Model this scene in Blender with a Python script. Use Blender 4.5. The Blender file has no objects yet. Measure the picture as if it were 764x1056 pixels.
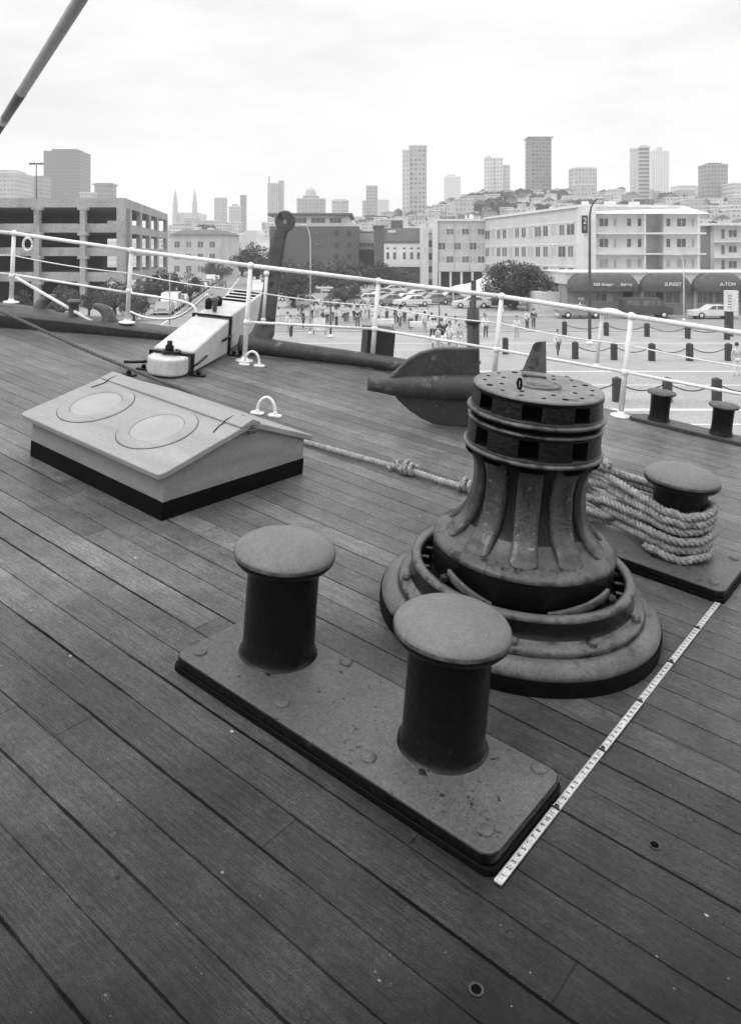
import bpy, bmesh, math, random
from mathutils import Vector, Matrix
random.seed(7)
sc = bpy.context.scene
COL = sc.collection
R = math.radians
PI = math.pi

# ------------------------------------------------------------------ camera
F = 840.0          # focal length in photo pixels (photo 764 x 1056), horizon at row 262
CX, CY = 382.0, 262.0
CAMZ = 6.4
cam_d = bpy.data.cameras.new('camera')
cam = bpy.data.objects.new('camera', cam_d); COL.objects.link(cam)
cam.location = (0, 0, CAMZ); cam.rotation_euler = (R(90), 0, 0)
cam_d.sensor_fit = 'HORIZONTAL'; cam_d.sensor_width = 36
cam_d.lens = 36 * F / 764
cam_d.shift_y = -(528 - CY) / 764
cam_d.clip_start = 0.05; cam_d.clip_end = 9000
sc.camera = cam

# ------------------------------------------------------------------ world and sun (overcast, photographed in black and white)
SUN_EL, SUN_AZ = R(52), R(-125)     # azimuth measured from +Y towards +X : behind and to the left of the camera
w = bpy.data.worlds.new('World'); sc.world = w; w.use_nodes = True
nt = w.node_tree; N = nt.nodes; L = nt.links
N.clear()
out = N.new('ShaderNodeOutputWorld'); bg = N.new('ShaderNodeBackground')
sky = N.new('ShaderNodeTexSky'); sky.sky_type = 'NISHITA'; sky.sun_disc = False
sky.sun_elevation = SUN_EL; sky.sun_rotation = SUN_AZ; sky.dust_density = 4
bw = N.new('ShaderNodeRGBToBW'); L.new(sky.outputs[0], bw.inputs[0])
geo = N.new('ShaderNodeTexCoord')
sep = N.new('ShaderNodeSeparateXYZ'); L.new(geo.outputs['Generated'], sep.inputs[0])
# cloud deck: brighter towards the zenith, softly mottled
mr = N.new('ShaderNodeMapRange'); mr.inputs['From Min'].default_value = 0.26; mr.inputs['From Max'].default_value = 0.95
mr.inputs['To Min'].default_value = 10.9; mr.inputs['To Max'].default_value = 25.0
L.new(sep.outputs['Z'], mr.inputs['Value'])
mp = N.new('ShaderNodeMapping'); mp.inputs['Scale'].default_value = (1.6, 1.6, 5.5); mp.inputs['Location'].default_value = (3.1, 0.6, 0.4)
L.new(geo.outputs['Generated'], mp.inputs['Vector'])
cn = N.new('ShaderNodeTexNoise'); cn.inputs['Scale'].default_value = 1.9; cn.inputs['Detail'].default_value = 7; cn.inputs['Roughness'].default_value = 0.55
L.new(mp.outputs[0], cn.inputs['Vector'])
cr = N.new('ShaderNodeMapRange'); cr.inputs['From Min'].default_value = 0.3; cr.inputs['From Max'].default_value = 0.7
cr.inputs['To Min'].default_value = 0.78; cr.inputs['To Max'].default_value = 1.08
L.new(cn.outputs['Fac'], cr.inputs['Value'])
cm = N.new('ShaderNodeMath'); cm.operation = 'MULTIPLY'; L.new(mr.outputs[0], cm.inputs[0]); L.new(cr.outputs[0], cm.inputs[1])
mx = N.new('ShaderNodeMix'); mx.data_type = 'FLOAT'; mx.inputs['Factor'].default_value = 0.9
L.new(bw.outputs[0], mx.inputs['A']); L.new(cm.outputs[0], mx.inputs['B'])
L.new(mx.outputs['Result'], bg.inputs['Color']); bg.inputs['Strength'].default_value = 0.1
L.new(bg.outputs[0], out.inputs[0])

sun_d = bpy.data.lights.new('sun', 'SUN'); sun_d.energy = 0.9; sun_d.angle = R(25)
sun = bpy.data.objects.new('sun', sun_d); COL.objects.link(sun)
sd = Vector((math.sin(SUN_AZ) * math.cos(SUN_EL), math.cos(SUN_AZ) * math.cos(SUN_EL), math.sin(SUN_EL)))
sun.rotation_euler = sd.to_track_quat('Z', 'Y').to_euler()

sc.view_settings.view_transform = 'Standard'; sc.view_settings.look = 'None'
sc.view_settings.exposure = 0.0; sc.view_settings.gamma = 1.0
sc.cycles.max_bounces = 6; sc.cycles.volume_bounces = 2
sc.cycles.use_denoising = True
sc.cycles.sample_clamp_indirect = 2; sc.cycles.sample_clamp_direct = 4

# ------------------------------------------------------------------ frames
# deck frame: A = across the planks (away to the right), B = along the planks (away to the left), NN = deck normal
BV = Vector((-0.78476439, 0.60924407, 0.11387062)).normalized()
NN = Vector((0.07842004, -0.08464386, 0.99332055)).normalized()
AV = BV.cross(NN).normalized(); BV = NN.cross(AV).normalized()
CAMP = Vector((0, 0, CAMZ))
DO = CAMP - 1.5668 * NN
def DK(a, b, h=0.0): return DO + AV * a + BV * b + NN * h
def deck_matrix(a, b, rz=0.0, h=0.0):
    m = Matrix((AV, BV, NN)).transposed().to_4x4()
    m.translation = DK(a, b, h)
    return m @ Matrix.Rotation(rz, 4, 'Z')
def pix_dir(px, py): return Vector(((px - CX) / F, 1, -(py - CY) / F))
def GP(px, Y, z=0.0): return Vector(((px - CX) / F * Y, Y, z))
def ZP(py, Y): return CAMZ - (py - CY) / F * Y
def ground_Y(py): return CAMZ * F / (py - CY)

# ------------------------------------------------------------------ node helpers
def g3(x): return (x, x, x, 1)
class NT:
    def __init__(s, m):
        m.use_nodes = True; s.t = m.node_tree; s.n = s.t.nodes; s.l = s.t.links
        s.b = s.n['Principled BSDF']
    def put(s, sock, v):
        if isinstance(v, (int, float)): sock.default_value = v
        elif isinstance(v, tuple): sock.default_value = v
        else: s.l.new(v, sock)
    def math(s, op, a, b=0.0, c=None, clamp=False):
        n = s.n.new('ShaderNodeMath'); n.operation = op; n.use_clamp = clamp
        s.put(n.inputs[0], a); s.put(n.inputs[1], b)
        if c is not None: s.put(n.inputs[2], c)
        return n.outputs[0]
    def coord(s, kind='Object'):
        return s.n.new('ShaderNodeTexCoord').outputs[kind]
    def sep(s, v):
        n = s.n.new('ShaderNodeSeparateXYZ'); s.l.new(v, n.inputs[0]); return n.outputs
    def comb(s, x, y, z=0.0):
        n = s.n.new('ShaderNodeCombineXYZ'); s.put(n.inputs[0], x); s.put(n.inputs[1], y); s.put(n.inputs[2], z); return n.outputs[0]
    def map(s, v, scale=(1, 1, 1), loc=(0, 0, 0)):
        n = s.n.new('ShaderNodeMapping'); s.l.new(v, n.inputs['Vector'])
        n.inputs['Scale'].default_value = scale; n.inputs['Location'].default_value = loc
        return n.outputs[0]
    def noise(s, v, scale, detail=4, rough=0.55, dist=0.0):
        n = s.n.new('ShaderNodeTexNoise'); s.l.new(v, n.inputs['Vector'])
        n.inputs['Scale'].default_value = scale; n.inputs['Detail'].default_value = detail
        n.inputs['Roughness'].default_value = rough; n.inputs['Distortion'].default_value = dist
        return n.outputs['Fac']
    def white(s, v):
        n = s.n.new('ShaderNodeTexWhiteNoise'); n.noise_dimensions = '3D'; s.l.new(v, n.inputs['Vector']); return n.outputs['Value']
    def vor(s, v, scale):
        n = s.n.new('ShaderNodeTexVoronoi'); s.l.new(v, n.inputs['Vector']); n.inputs['Scale'].default_value = scale
        return n.outputs
    def rng(s, v, a, b, c=0.0, d=1.0, smooth=False):
        n = s.n.new('ShaderNodeMapRange'); s.put(n.inputs['Value'], v)
        if smooth: n.interpolation_type = 'SMOOTHSTEP'
        s.put(n.inputs['From Min'], a); s.put(n.inputs['From Max'], b); s.put(n.inputs['To Min'], c); s.put(n.inputs['To Max'], d)
        return n.outputs[0]
    def mix(s, f, a, b):
        n = s.n.new('ShaderNodeMix'); n.data_type = 'FLOAT'
        s.put(n.inputs['Factor'], f); s.put(n.inputs['A'], a); s.put(n.inputs['B'], b); return n.outputs['Result']
    def bump(s, h, strength=0.3, dist=0.002, prev=None):
        n = s.n.new('ShaderNodeBump'); n.inputs['Strength'].default_value = strength; n.inputs['Distance'].default_value = dist
        s.l.new(h, n.inputs['Height'])
        if prev is not None: s.l.new(prev, n.inputs['Normal'])
        return n.outputs[0]
    def base(s, v): s.put(s.b.inputs['Base Color'], v if not isinstance(v, (int, float)) else g3(v))
    def rough(s, v): s.put(s.b.inputs['Roughness'], v)
    def spec(s, v): s.put(s.b.inputs['Specular IOR Level'], v)
    def normal(s, v): s.l.new(v, s.b.inputs['Normal'])

MATS = {}
GRIT = 270
def surf(name, lo, hi, scale=8, rough=0.6, bump=0.0, bscale=40, bdist=0.002, spec=0.5, detail=5, patches=None, streak=None, grain=0.2):
    """grey paint / metal / stone with mottling, optional worn patches and vertical streaks"""
    if name in MATS: return MATS[name]
    m = bpy.data.materials.new(name); t = NT(m); c = t.coord()
    if streak: c1 = t.map(c, streak)
    else: c1 = c
    n = t.noise(c1, scale, detail, 0.6)
    v = t.rng(n, 0.3, 0.7, lo, hi)
    if patches:
        pv, ps, pa, pb = patches
        p = t.rng(t.noise(c, ps, 6, 0.65), pa, pb, 0, 1)
        v = t.mix(p, v, pv)
    gs = GRIT if GRIT else min(scale * 22, 420); ga = grain * (1.0 if GRIT else 1)
    v = t.math('MULTIPLY', v, t.rng(t.noise(c, gs, 2, 0.8), 0.36, 0.64, max(.1, 1 - ga), 1 + ga))
    if GRIT: v = t.math('MULTIPLY', v, t.rng(t.noise(c, 70, 5, 0.75), 0.34, 0.66, max(.3, 1 - grain * .8), 1 + grain * .8))
    t.base(v); t.rough(rough); t.spec(spec)
    if bump:
        t.normal(t.bump(t.noise(c, bscale, 4, 0.6), bump, bdist))
    MATS[name] = m
    return m

# ------------------------------------------------------------------ mesh builder
class MB:
    def __init__(s): s.v = []; s.f = []; s.m = []; s.s = []
    def add(s, vs, fs, mi=0, smooth=False, M=None):
        o = len(s.v)
        s.v += [tuple(M @ Vector(p)) if M is not None else tuple(p) for p in vs]
        for f in fs: s.f.append([i + o for i in f]); s.m.append(mi); s.s.append(smooth)
        return s
    def box(s, x0, x1, y0, y1, z0, z1, mi=0, M=None, top=None):
        vs = [(x0, y0, z0), (x1, y0, z0), (x1, y1, z0), (x0, y1, z0), (x0, y0, z1), (x1, y0, z1), (x1, y1, z1), (x0, y1, z1)]
        fs = [(3, 2, 1, 0), (0, 1, 5, 4), (1, 2, 6, 5), (2, 3, 7, 6), (3, 0, 4, 7)]
        s.add(vs, fs + [(4, 5, 6, 7)], mi, False, M)
        if top is not None: s.m[-1] = top
        return s
    def prism(s, poly, z0, z1, mi=0, M=None, top=None, smooth=False):
        n = len(poly)
        vs = [(p[0], p[1], z0) for p in poly] + [(p[0], p[1], z1) for p in poly]
        s.add(vs, [(i, (i + 1) % n, n + (i + 1) % n, n + i) for i in range(n)] + [tuple(range(n - 1, -1, -1)), tuple(range(n, 2 * n))], mi, smooth, M)
        s.s[-1] = s.s[-2] = False
        if top is not None: s.m[-1] = top
        return s
    def lathe(s, prof, seg=48, mi=0, M=None, smooth=True, mod=None, mats=None, cap=True, a0=0, a1=2 * PI):
        full = abs(a1 - a0 - 2 * PI) < 1e-6
        cols = seg if full else seg + 1
        vs = []
        for j, (r, z) in enumerate(prof):
            for i in range(cols):
                a = a0 + (a1 - a0) * i / seg
                rr = r if mod is None else mod(a, z, r)
                vs.append((rr * math.cos(a), rr * math.sin(a), z))
        for j in range(len(prof) - 1):
            fs = []
            for i in range(seg):
                k = (i + 1) % cols
                fs.append((j * cols + i, j * cols + k, (j + 1) * cols + k, (j + 1) * cols + i))
            s.add(vs if j == 0 else [], [], mi) if j == 0 else None
            o = len(s.v) - len(vs)
            for f in fs:
                s.f.append([q + o for q in f] if M is None else [q + o for q in f]); s.m.append(mats[j] if mats else mi); s.s.append(smooth)
        o = len(s.v) - len(vs)
        if M is not None:
            for q in range(o, len(s.v)): s.v[q] = tuple(M @ Vector(s.v[q]))
        if cap and full:
            if prof[0][0] > 1e-4: s.f.append([o + i for i in range(cols - 1, -1, -1)]); s.m.append(mi); s.s.append(False)
            if prof[-1][0] > 1e-4: s.f.append([o + (len(prof) - 1) * cols + i for i in range(cols)]); s.m.append(mats[-1] if mats else mi); s.s.append(False)
        return s
    def tube(s, pts, r, seg=8, mi=0, M=None, smooth=True, cap=True):
        pts = [Vector(p) for p in pts]; n = len(pts)
        rs = r if isinstance(r, (list, tuple)) else [r] * n
        vs = []; prev = None
        for i, p in enumerate(pts):
            t = (pts[min(i + 1, n - 1)] - pts[max(i - 1, 0)])
            t = t.normalized() if t.length > 1e-9 else Vector((0, 0, 1))
            if prev is None:
                a = Vector((0, 0, 1)) if abs(t.z) < 0.9 else Vector((1, 0, 0))
                x = t.cross(a).normalized()
            else:
                x = (prev - t * prev.dot(t)).normalized()
            prev = x; y = t.cross(x)
            for k in range(seg):
                an = 2 * PI * k / seg
                vs.append(p + (x * math.cos(an) + y * math.sin(an)) * rs[i])
        fs = []
        for i in range(n - 1):
            for k in range(seg):
                k2 = (k + 1) % seg
                fs.append((i * seg + k, i * seg + k2, (i + 1) * seg + k2, (i + 1) * seg + k))
        if cap: fs = fs + [tuple(range(seg - 1, -1, -1)), tuple((n - 1) * seg + k for k in range(seg))]
        s.add(vs, fs, mi, smooth, M)
        if cap: s.s[-1] = s.s[-2] = False
        return s
    def sweep(s, pts, sect, ups=None, mi=0, smooth=True, M=None, scale=None):
        """sweep a closed 2-D section (side, up) along pts"""
        pts = [Vector(p) for p in pts]; n = len(pts); k = len(sect); vs = []
        for i, p in enumerate(pts):
            t = (pts[min(i + 1, n - 1)] - pts[max(i - 1, 0)]).normalized()
            up = Vector(ups[i] if isinstance(ups, list) else (ups or (0, 0, 1)))
            side = t.cross(up).normalized(); u2 = side.cross(t).normalized()
            sc_ = scale[i] if scale else 1
            sx, sy = sc_ if isinstance(sc_, tuple) else (sc_, sc_)
            for (a, b) in sect: vs.append(p + side * a * sx + u2 * b * sy)
        fs = [(i * k + q, i * k + (q + 1) % k, (i + 1) * k + (q + 1) % k, (i + 1) * k + q) for i in range(n - 1) for q in range(k)]
        s.add(vs, fs + [tuple(range(k - 1, -1, -1)), tuple((n - 1) * k + q for q in range(k))], mi, smooth, M)
        s.s[-1] = s.s[-2] = False
        return s
    def ball(s, c, r, mi=0, seg=10, rings=6, sc3=(1, 1, 1), M=None):
        prof = [(max(1e-5, math.sin(PI * j / rings)) * r, -math.cos(PI * j / rings) * r) for j in range(rings + 1)]
        T = Matrix.Translation(Vector(c)) @ Matrix.Diagonal((sc3[0], sc3[1], sc3[2], 1))
        if M is not None: T = M @ T
        s.lathe(prof, seg, mi, T, True, cap=False)
        return s
    def mesh(s, name, mats):
        me = bpy.data.meshes.new(name)
        me.from_pydata(s.v, [], s.f)
        me.polygons.foreach_set('material_index', s.m); me.polygons.foreach_set('use_smooth', s.s)
        for m in (mats if isinstance(mats, (list, tuple)) else [mats]): me.materials.append(m)
        me.validate(); me.update()
        bm = bmesh.new(); bm.from_mesh(me); bmesh.ops.recalc_face_normals(bm, faces=bm.faces[:]); bm.to_mesh(me); bm.free()
        return me
    def build(s, name, mats, parent=None, bevel=0.0, seg=2, loc=None, label=None):
        o = bpy.data.objects.new(name, s.mesh(name, mats)); COL.objects.link(o)
        if parent is not None: o.parent = parent
        if loc is not None: o.location = loc
        if label: o['label'] = label
        if bevel:
            b = o.modifiers.new('bevel', 'BEVEL'); b.width = bevel; b.segments = seg; b.limit_method = 'ANGLE'; b.angle_limit = R(40)
        return o
def tag(o, label=None, cat=None, group=None, kind=None):
    if label: o['label'] = label
    if cat: o['category'] = cat
    if group: o['group'] = group
    if kind: o['kind'] = kind
    return o
def empty(name, loc=None, rz=0.0, label=None, cat=None, group=None, mat=None):
    o = bpy.data.objects.new(name, None); COL.objects.link(o); o.empty_display_size = 0.1
    if mat is not None: o.matrix_world = mat
    else: o.location = loc or (0, 0, 0); o.rotation_euler = (0, 0, rz)
    return tag(o, label, cat, group)
def children(o): return [c for c in bpy.data.objects if c.parent == o]
def copy_tree(o, kids=None, parent=None):
    """kids: dict object -> list of children (prepared once, keeps copying quick)"""
    c = o.copy(); COL.objects.link(c)
    if parent is not None: c.parent = parent
    for ch in kids.get(o.name, []): copy_tree(ch, kids, c)
    return c
def kid_map(root):
    d = {}
    def go(o):
        ch = list(o.children); d[o.name] = ch
        for c in ch: go(c)
    bpy.context.view_layer.update(); go(root); return d
def rrect(x0, x1, y0, y1, r, n=5):
    p = []
    for cx, cy, a in ((x1 - r, y0 + r, -90), (x1 - r, y1 - r, 0), (x0 + r, y1 - r, 90), (x0 + r, y0 + r, 180)):
        for i in range(n + 1):
            t = R(a + 90 * i / n); p.append((cx + r * math.cos(t), cy + r * math.sin(t)))
    return p
def smooth_path(pts, n):
    """Catmull-Rom through pts, n samples per span"""
    P = [Vector(p) for p in pts]; P = [P[0] * 2 - P[1]] + P + [P[-1] * 2 - P[-2]]
    o = []
    for i in range(1, len(P) - 2):
        for k in range(n):
            t = k / n
            a, b, c, d = P[i - 1], P[i], P[i + 1], P[i + 2]
            o.append(0.5 * ((2 * b) + (c - a) * t + (2 * a - 5 * b + 4 * c - d) * t * t + (3 * b - a - 3 * c + d) * t ** 3))
    o.append(P[-2]); return o

def text_mesh(name, cu):
    tmp = bpy.data.objects.new(name, cu); COL.objects.link(tmp)
    dg = bpy.context.evaluated_depsgraph_get(); me = bpy.data.meshes.new_from_object(tmp.evaluated_get(dg))
    bpy.data.objects.remove(tmp); o = bpy.data.objects.new(name, me); COL.objects.link(o); return o
HAZE = 0.00042

# ================================================================== MATERIALS OF THE SHIP
def mat_deck():
    m = bpy.data.materials.new('weathered_deck_planks'); t = NT(m)
    c = t.coord(); x, y, z = t.sep(c)
    wob = t.math('MULTIPLY', t.math('SUBTRACT', t.noise(t.map(c, (0.6, 1.3, 1)), 1.0, 3), 0.5), 0.012)
    xs = t.math('ADD', x, wob)
    tt = t.math('DIVIDE', t.math('SUBTRACT', xs, 0.83), 0.1228)
    idn = t.math('FLOOR', tt); fr = t.math('FRACT', tt)
    dist = t.math('MULTIPLY', t.math('MINIMUM', fr, t.math('SUBTRACT', 1.0, fr)), 0.1228)
    sid = t.math('ROUND', tt)                                   # seam number
    sn = t.noise(t.comb(t.math('MULTIPLY', sid, 7.3), t.math('MULTIPLY', y, 0.8)), 1.0, 4, 0.6)
    swn = t.white(t.comb(sid, 3.0, 1.0))
    opened = t.math('ADD', t.math('MULTIPLY', t.rng(sn, 0.44, 0.56), 0.75), t.math('MULTIPLY', swn, 0.35), clamp=True)
    opened = t.math('MULTIPLY', opened, t.rng(x, 1.6, 3.0, 1.0, 0.4))
    wid = t.mix(opened, 0.0024, 0.0072)
    ragged = t.math('MULTIPLY', t.math('SUBTRACT', t.noise(t.map(c, (60, 25, 1)), 1.0, 4, 0.7), 0.5), 0.0055)
    seam = t.rng(t.math('ADD', dist, ragged), t.math('MULTIPLY', wid, 0.35), wid, 1, 0, True)
    # butt joints
    off = t.math('MULTIPLY', t.white(t.comb(idn, 11.0, 5.0)), 3.3)
    yy = t.math('DIVIDE', t.math('ADD', y, off), 3.3)
    jid = t.math('FLOOR', yy); jf = t.math('FRACT', yy)
    jd = t.math('MULTIPLY', t.math('MINIMUM', jf, t.math('SUBTRACT', 1.0, jf)), 3.3)
    joint = t.rng(jd, 0.0006, 0.0022, 0.7, 0, True)
    pl = t.white(t.comb(idn, jid, 2.0))
    # wooden plugs over the fastenings
    py = t.math('DIVIDE', t.math('ADD', y, t.math('MULTIPLY', t.white(t.comb(idn, 2.0, 9.0)), 0.62)), 0.62)
    pid = t.math('FLOOR', py); pf = t.math('MULTIPLY', t.math('SUBTRACT', t.math('FRACT', py), 0.5), 0.62)
    px_ = t.math('MULTIPLY', t.math('SUBTRACT', fr, t.rng(t.white(t.comb(pid, idn, 4.0)), 0, 1, 0.3, 0.7)), 0.1228)
    pd = t.math('SQRT', t.math('ADD', t.math('MULTIPLY', pf, pf), t.math('MULTIPLY', px_, px_)))
    pon = t.math('GREATER_THAN', t.white(t.comb(idn, pid, 6.0)), 0.35)
    disc = t.math('MULTIPLY', t.rng(pd, 0.0095, 0.0105, 1, 0), pon)
    ring = t.math('MULTIPLY', t.rng(t.math('ABSOLUTE', t.math('SUBTRACT', pd, 0.0105)), 0.0004, 0.0016, 1, 0), pon)
    # grain, mottling, scuffs
    gr = t.noise(t.map(c, (190, 4.0, 1)), 1.0, 8, 0.75)
    gr2 = t.noise(t.map(c, (420, 22, 1)), 1.0, 3, 0.6)
    mot = t.noise(c, 1.7, 6, 0.6)
    blot = t.noise(c, 9, 5, 0.65)
    v = t.rng(pl, 0, 1, 0.029, 0.045)
    v = t.math('MULTIPLY', v, t.rng(gr, 0.34, 0.66, 0.55, 1.5))
    v = t.math('MULTIPLY', v, t.rng(gr2, 0.3, 0.7, 0.82, 1.2))
    v = t.math('MULTIPLY', v, t.rng(t.noise(c, 300, 2, 0.8), 0.36, 0.64, 0.5, 1.5))
    v = t.math('MULTIPLY', v, t.rng(t.noise(t.map(c, (1, .5, 1)), 95, 4, 0.75), 0.34, 0.66, 0.68, 1.34))
    v = t.math('MULTIPLY', v, t.rng(mot, 0.3, 0.7, 0.70, 1.32))
    v = t.math('MULTIPLY', v, t.rng(blot, 0.3, 0.7, 0.78, 1.25))
    crk = t.rng(t.noise(t.map(c, (75, 0.9, 1)), 1.0, 5, 0.6), 0.655, 0.69)
    v = t.math('MULTIPLY', v, t.mix(crk, 1.0, 0.38))
    lt = t.rng(t.noise(t.map(c, (48, 1.6, 1), (7, 3, 0)), 1.0, 6, 0.7), 0.60, 0.72)
    v = t.math('MULTIPLY', v, t.mix(lt, 1.0, 1.55))
    # vignette painted into the plank colour: near deck darkened, far deck paled
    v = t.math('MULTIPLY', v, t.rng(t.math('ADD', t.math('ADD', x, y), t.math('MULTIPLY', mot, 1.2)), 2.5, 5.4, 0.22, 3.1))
    v = t.math('MULTIPLY', v, t.mix(disc, 1.0, 1.3))
    v = t.mix(t.math('MULTIPLY', ring, 0.75), v, 0.008)
    v = t.mix(t.math('MULTIPLY', seam, t.mix(opened, 0.38, 1.0)), v, 0.004)
    v = t.mix(joint, v, 0.006)
    # paint flecks and grit
    for scl, thr, rad, val in ((9, 0.70, 0.055, 0.4), (23, 0.78, 0.09, 0.2), (3.2, 0.6, 0.032, 0.5), (60, 0.86, 0.14, 0.13), (17, 0.8, 0.10, 0.008)):
        vo = t.vor(t.map(c, (1, 0.85, 1)), scl)
        s3 = t.sep(vo['Color'])
        rr = t.math('MULTIPLY', s3[1], rad)
        wob2 = t.math('MULTIPLY', t.math('SUBTRACT', t.noise(c, 160, 2), 0.5), rad * 1.6)
        fl = t.math('MULTIPLY', t.math('LESS_THAN', t.math('ADD', vo['Distance'], wob2), rr), t.math('GREATER_THAN', s3[0], thr))
        v = t.mix(t.math('MULTIPLY', fl, 0.85), v, val)
    # pale smears
    sm = t.math('MULTIPLY', t.rng(t.noise(t.map(c, (5, 2.2, 1)), 1.0, 6, 0.7), 0.62, 0.75), 0.5)
    v = t.mix(sm, v, 0.062)
    sc1 = t.rng(t.noise(t.map(c, (22, 9, 1), (3, 9, 0)), 1.0, 7, 0.75), 0.60, 0.70)
    v = t.math('MULTIPLY', v, t.mix(sc1, 1.0, 1.5))
    sc2 = t.rng(t.noise(t.map(c, (13, 6, 1), (13, 1, 0)), 1.0, 7, 0.75), 0.60, 0.72)
    v = t.math('MULTIPLY', v, t.mix(sc2, 1.0, 0.6))
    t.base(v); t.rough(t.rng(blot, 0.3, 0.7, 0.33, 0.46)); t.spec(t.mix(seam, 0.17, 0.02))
    h = t.math('ADD', t.math('MULTIPLY', gr, 0.25), t.math('MULTIPLY', t.math('ADD', seam, joint), -1.0))
    h = t.math('ADD', h, t.math('MULTIPLY', ring, -0.3))
    h = t.math('ADD', h, t.math('MULTIPLY', t.noise(c, 300, 2, 0.8), 0.35))
    t.normal(t.bump(h, 0.7, 0.003))
    return m
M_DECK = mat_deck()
M_IRON = surf('black_painted_iron', 0.002, 0.006, 9, 0.3, 0.7, 38, 0.004, spec=0.24, streak=(1.5, 1.5, 4), patches=(0.03, 30, 0.62, 0.7), grain=.4)
M_WORN = surf('worn_iron_top', 0.12, 0.165, 3, 0.5, 0.3, 140, 0.0012, spec=.4, patches=(0.085, 3.2, 0.58, 0.8), grain=.2)
M_RIMI = surf('half_worn_iron_rim', 0.03, 0.12, 16, 0.45, 0.4, 90, 0.002, spec=.35, grain=.35)
M_PLATE = surf('scuffed_iron_plate', 0.06, 0.12, 1.8, 0.42, 0.7, 80, 0.003, spec=.3, grain=.3, patches=(0.012, 28, 0.62, 0.67))
M_SKIRT = surf('chipped_iron_casting', 0.035, 0.09, 6, 0.38, 0.5, 45, 0.003, spec=.4, patches=(0.01, 14, 0.54, 0.62), streak=(1, 1, .6), grain=.35)
M_RIB = surf('chipped_iron_rib', 0.012, 0.065, 9, 0.26, 0.7, 42, 0.005, spec=.6, patches=(0.2, 34, 0.63, 0.69), streak=(2.2, 2.2, 0.25), grain=.45)
M_DRUM = surf('black_iron_drum', 0.002, 0.008, 9, 0.24, 0.8, 50, 0.005, spec=.3, patches=(0.045, 26, 0.63, 0.72), grain=.4)
M_LIP = surf('rubbed_iron_edge', 0.04, 0.12, 14, 0.36, 0.4, 60, 0.003, patches=(0.012, 16, 0.52, 0.6), grain=.35)
M_TAR = surf('tarred_timber', 0.003, 0.006, 10, 0.6, 0.3, 60, spec=.08)
M_VOID = surf('socket_hollow', 0.002, 0.003, 5, 0.9, spec=.05)
M_HWOOD = surf('weathered_pale_timber', 0.24, 0.32, 3, 0.6, 0.25, 80, 0.001, streak=(4, .6, 4), grain=.12, patches=(0.2, 30, 0.66, 0.76))
M_HSIDE = surf('oiled_timber_side', 0.2, 0.28, 3, 0.6, 0.25, 80, 0.001, streak=(.8, .8, 5), grain=.14, patches=(0.13, 30, 0.64, 0.74))
M_WHITE = surf('white_gloss_paint', 0.5, 0.62, 9, 0.4, 0.25, 30, 0.002, patches=(0.25, 26, 0.63, 0.7), grain=.1)
M_WHITER = surf('white_rail_paint', 0.8, 0.86, 14, 0.4, 0.1, 50, 0.001, patches=(0.55, 30, 0.66, 0.74))
M_DTIM = surf('dark_weathered_rail_timber', 0.03, 0.06, 6, 0.5, 0.35, 50, 0.002, streak=(2, 6, 2), patches=(0.12, 12, 0.58, 0.72))
M_RUST = surf('rusty_anchor_iron', 0.028, 0.06, 7, 0.5, 0.8, 45, 0.005, patches=(0.15, 9, 0.6, 0.68), grain=.4)
M_GREYIRON = surf('grey_primed_iron', 0.07, 0.12, 6, 0.55, 0.3, 40, 0.003, patches=(0.03, 9, 0.55, 0.65))

# ================================================================== DECK AND HULL
star = [(6.15, -7), (6.12, 0), (6.10, 1.3), (6.05, 2.1), (5.98, 3.1), (5.86, 4.0), (5.52, 4.9), (5.08, 5.7), (4.62, 6.45), (4.08, 7.3), (3.45, 8.0), (2.75, 8.35)]
port = [(5.5 - a, b) for a, b in star[::-1]][1:]
outline = star + port
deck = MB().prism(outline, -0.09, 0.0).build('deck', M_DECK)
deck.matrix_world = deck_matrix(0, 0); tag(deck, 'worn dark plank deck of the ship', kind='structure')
hm = MB()
n = len(outline)
lv = [(0.0, 0), (-1.1, -0.1), (-3.2, -0.45), (-6.5, -0.9)]
cxo, cyo = 2.75, 0.5
vs = []
for dz, inset in lv:
    for a, b in outline:
        d = Vector((a - cxo, (b - cyo) * 0.5)); d = d.normalized() if d.length else d
        vs.append((a + d.x * inset, b + d.y * inset, -0.06 + dz))
hm.add(vs, [(j * n + i, j * n + (i + 1) % n, (j + 1) * n + (i + 1) % n, (j + 1) * n + i) for j in range(3) for i in range(n)], 0, True)
hull = hm.build('ship_hull', surf('black_hull_paint', 0.015, 0.03, 3, 0.4)); hull.matrix_world = deck_matrix(0, 0)
tag(hull, 'black hull of the ship under the plank deck', kind='structure')
# open fastening holes in the planks
for a, b in ((1.991, 0.509), (1.372, 0.652)):
    h = MB()
    h.lathe([(0.0155, 0.0012), (0.0125, 0.0022), (0.0105, 0.0006), (0.006, 0.0004), (0.0001, 0.0004)], 20, 0, cap=False, mats=[1, 1, 0, 0])
    o = h.build('plug_hole', [M_VOID, surf('worn_hole_edge', 0.02, 0.035, 40, 0.7)], deck); o.location = (a, b, 0.0006)

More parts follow.
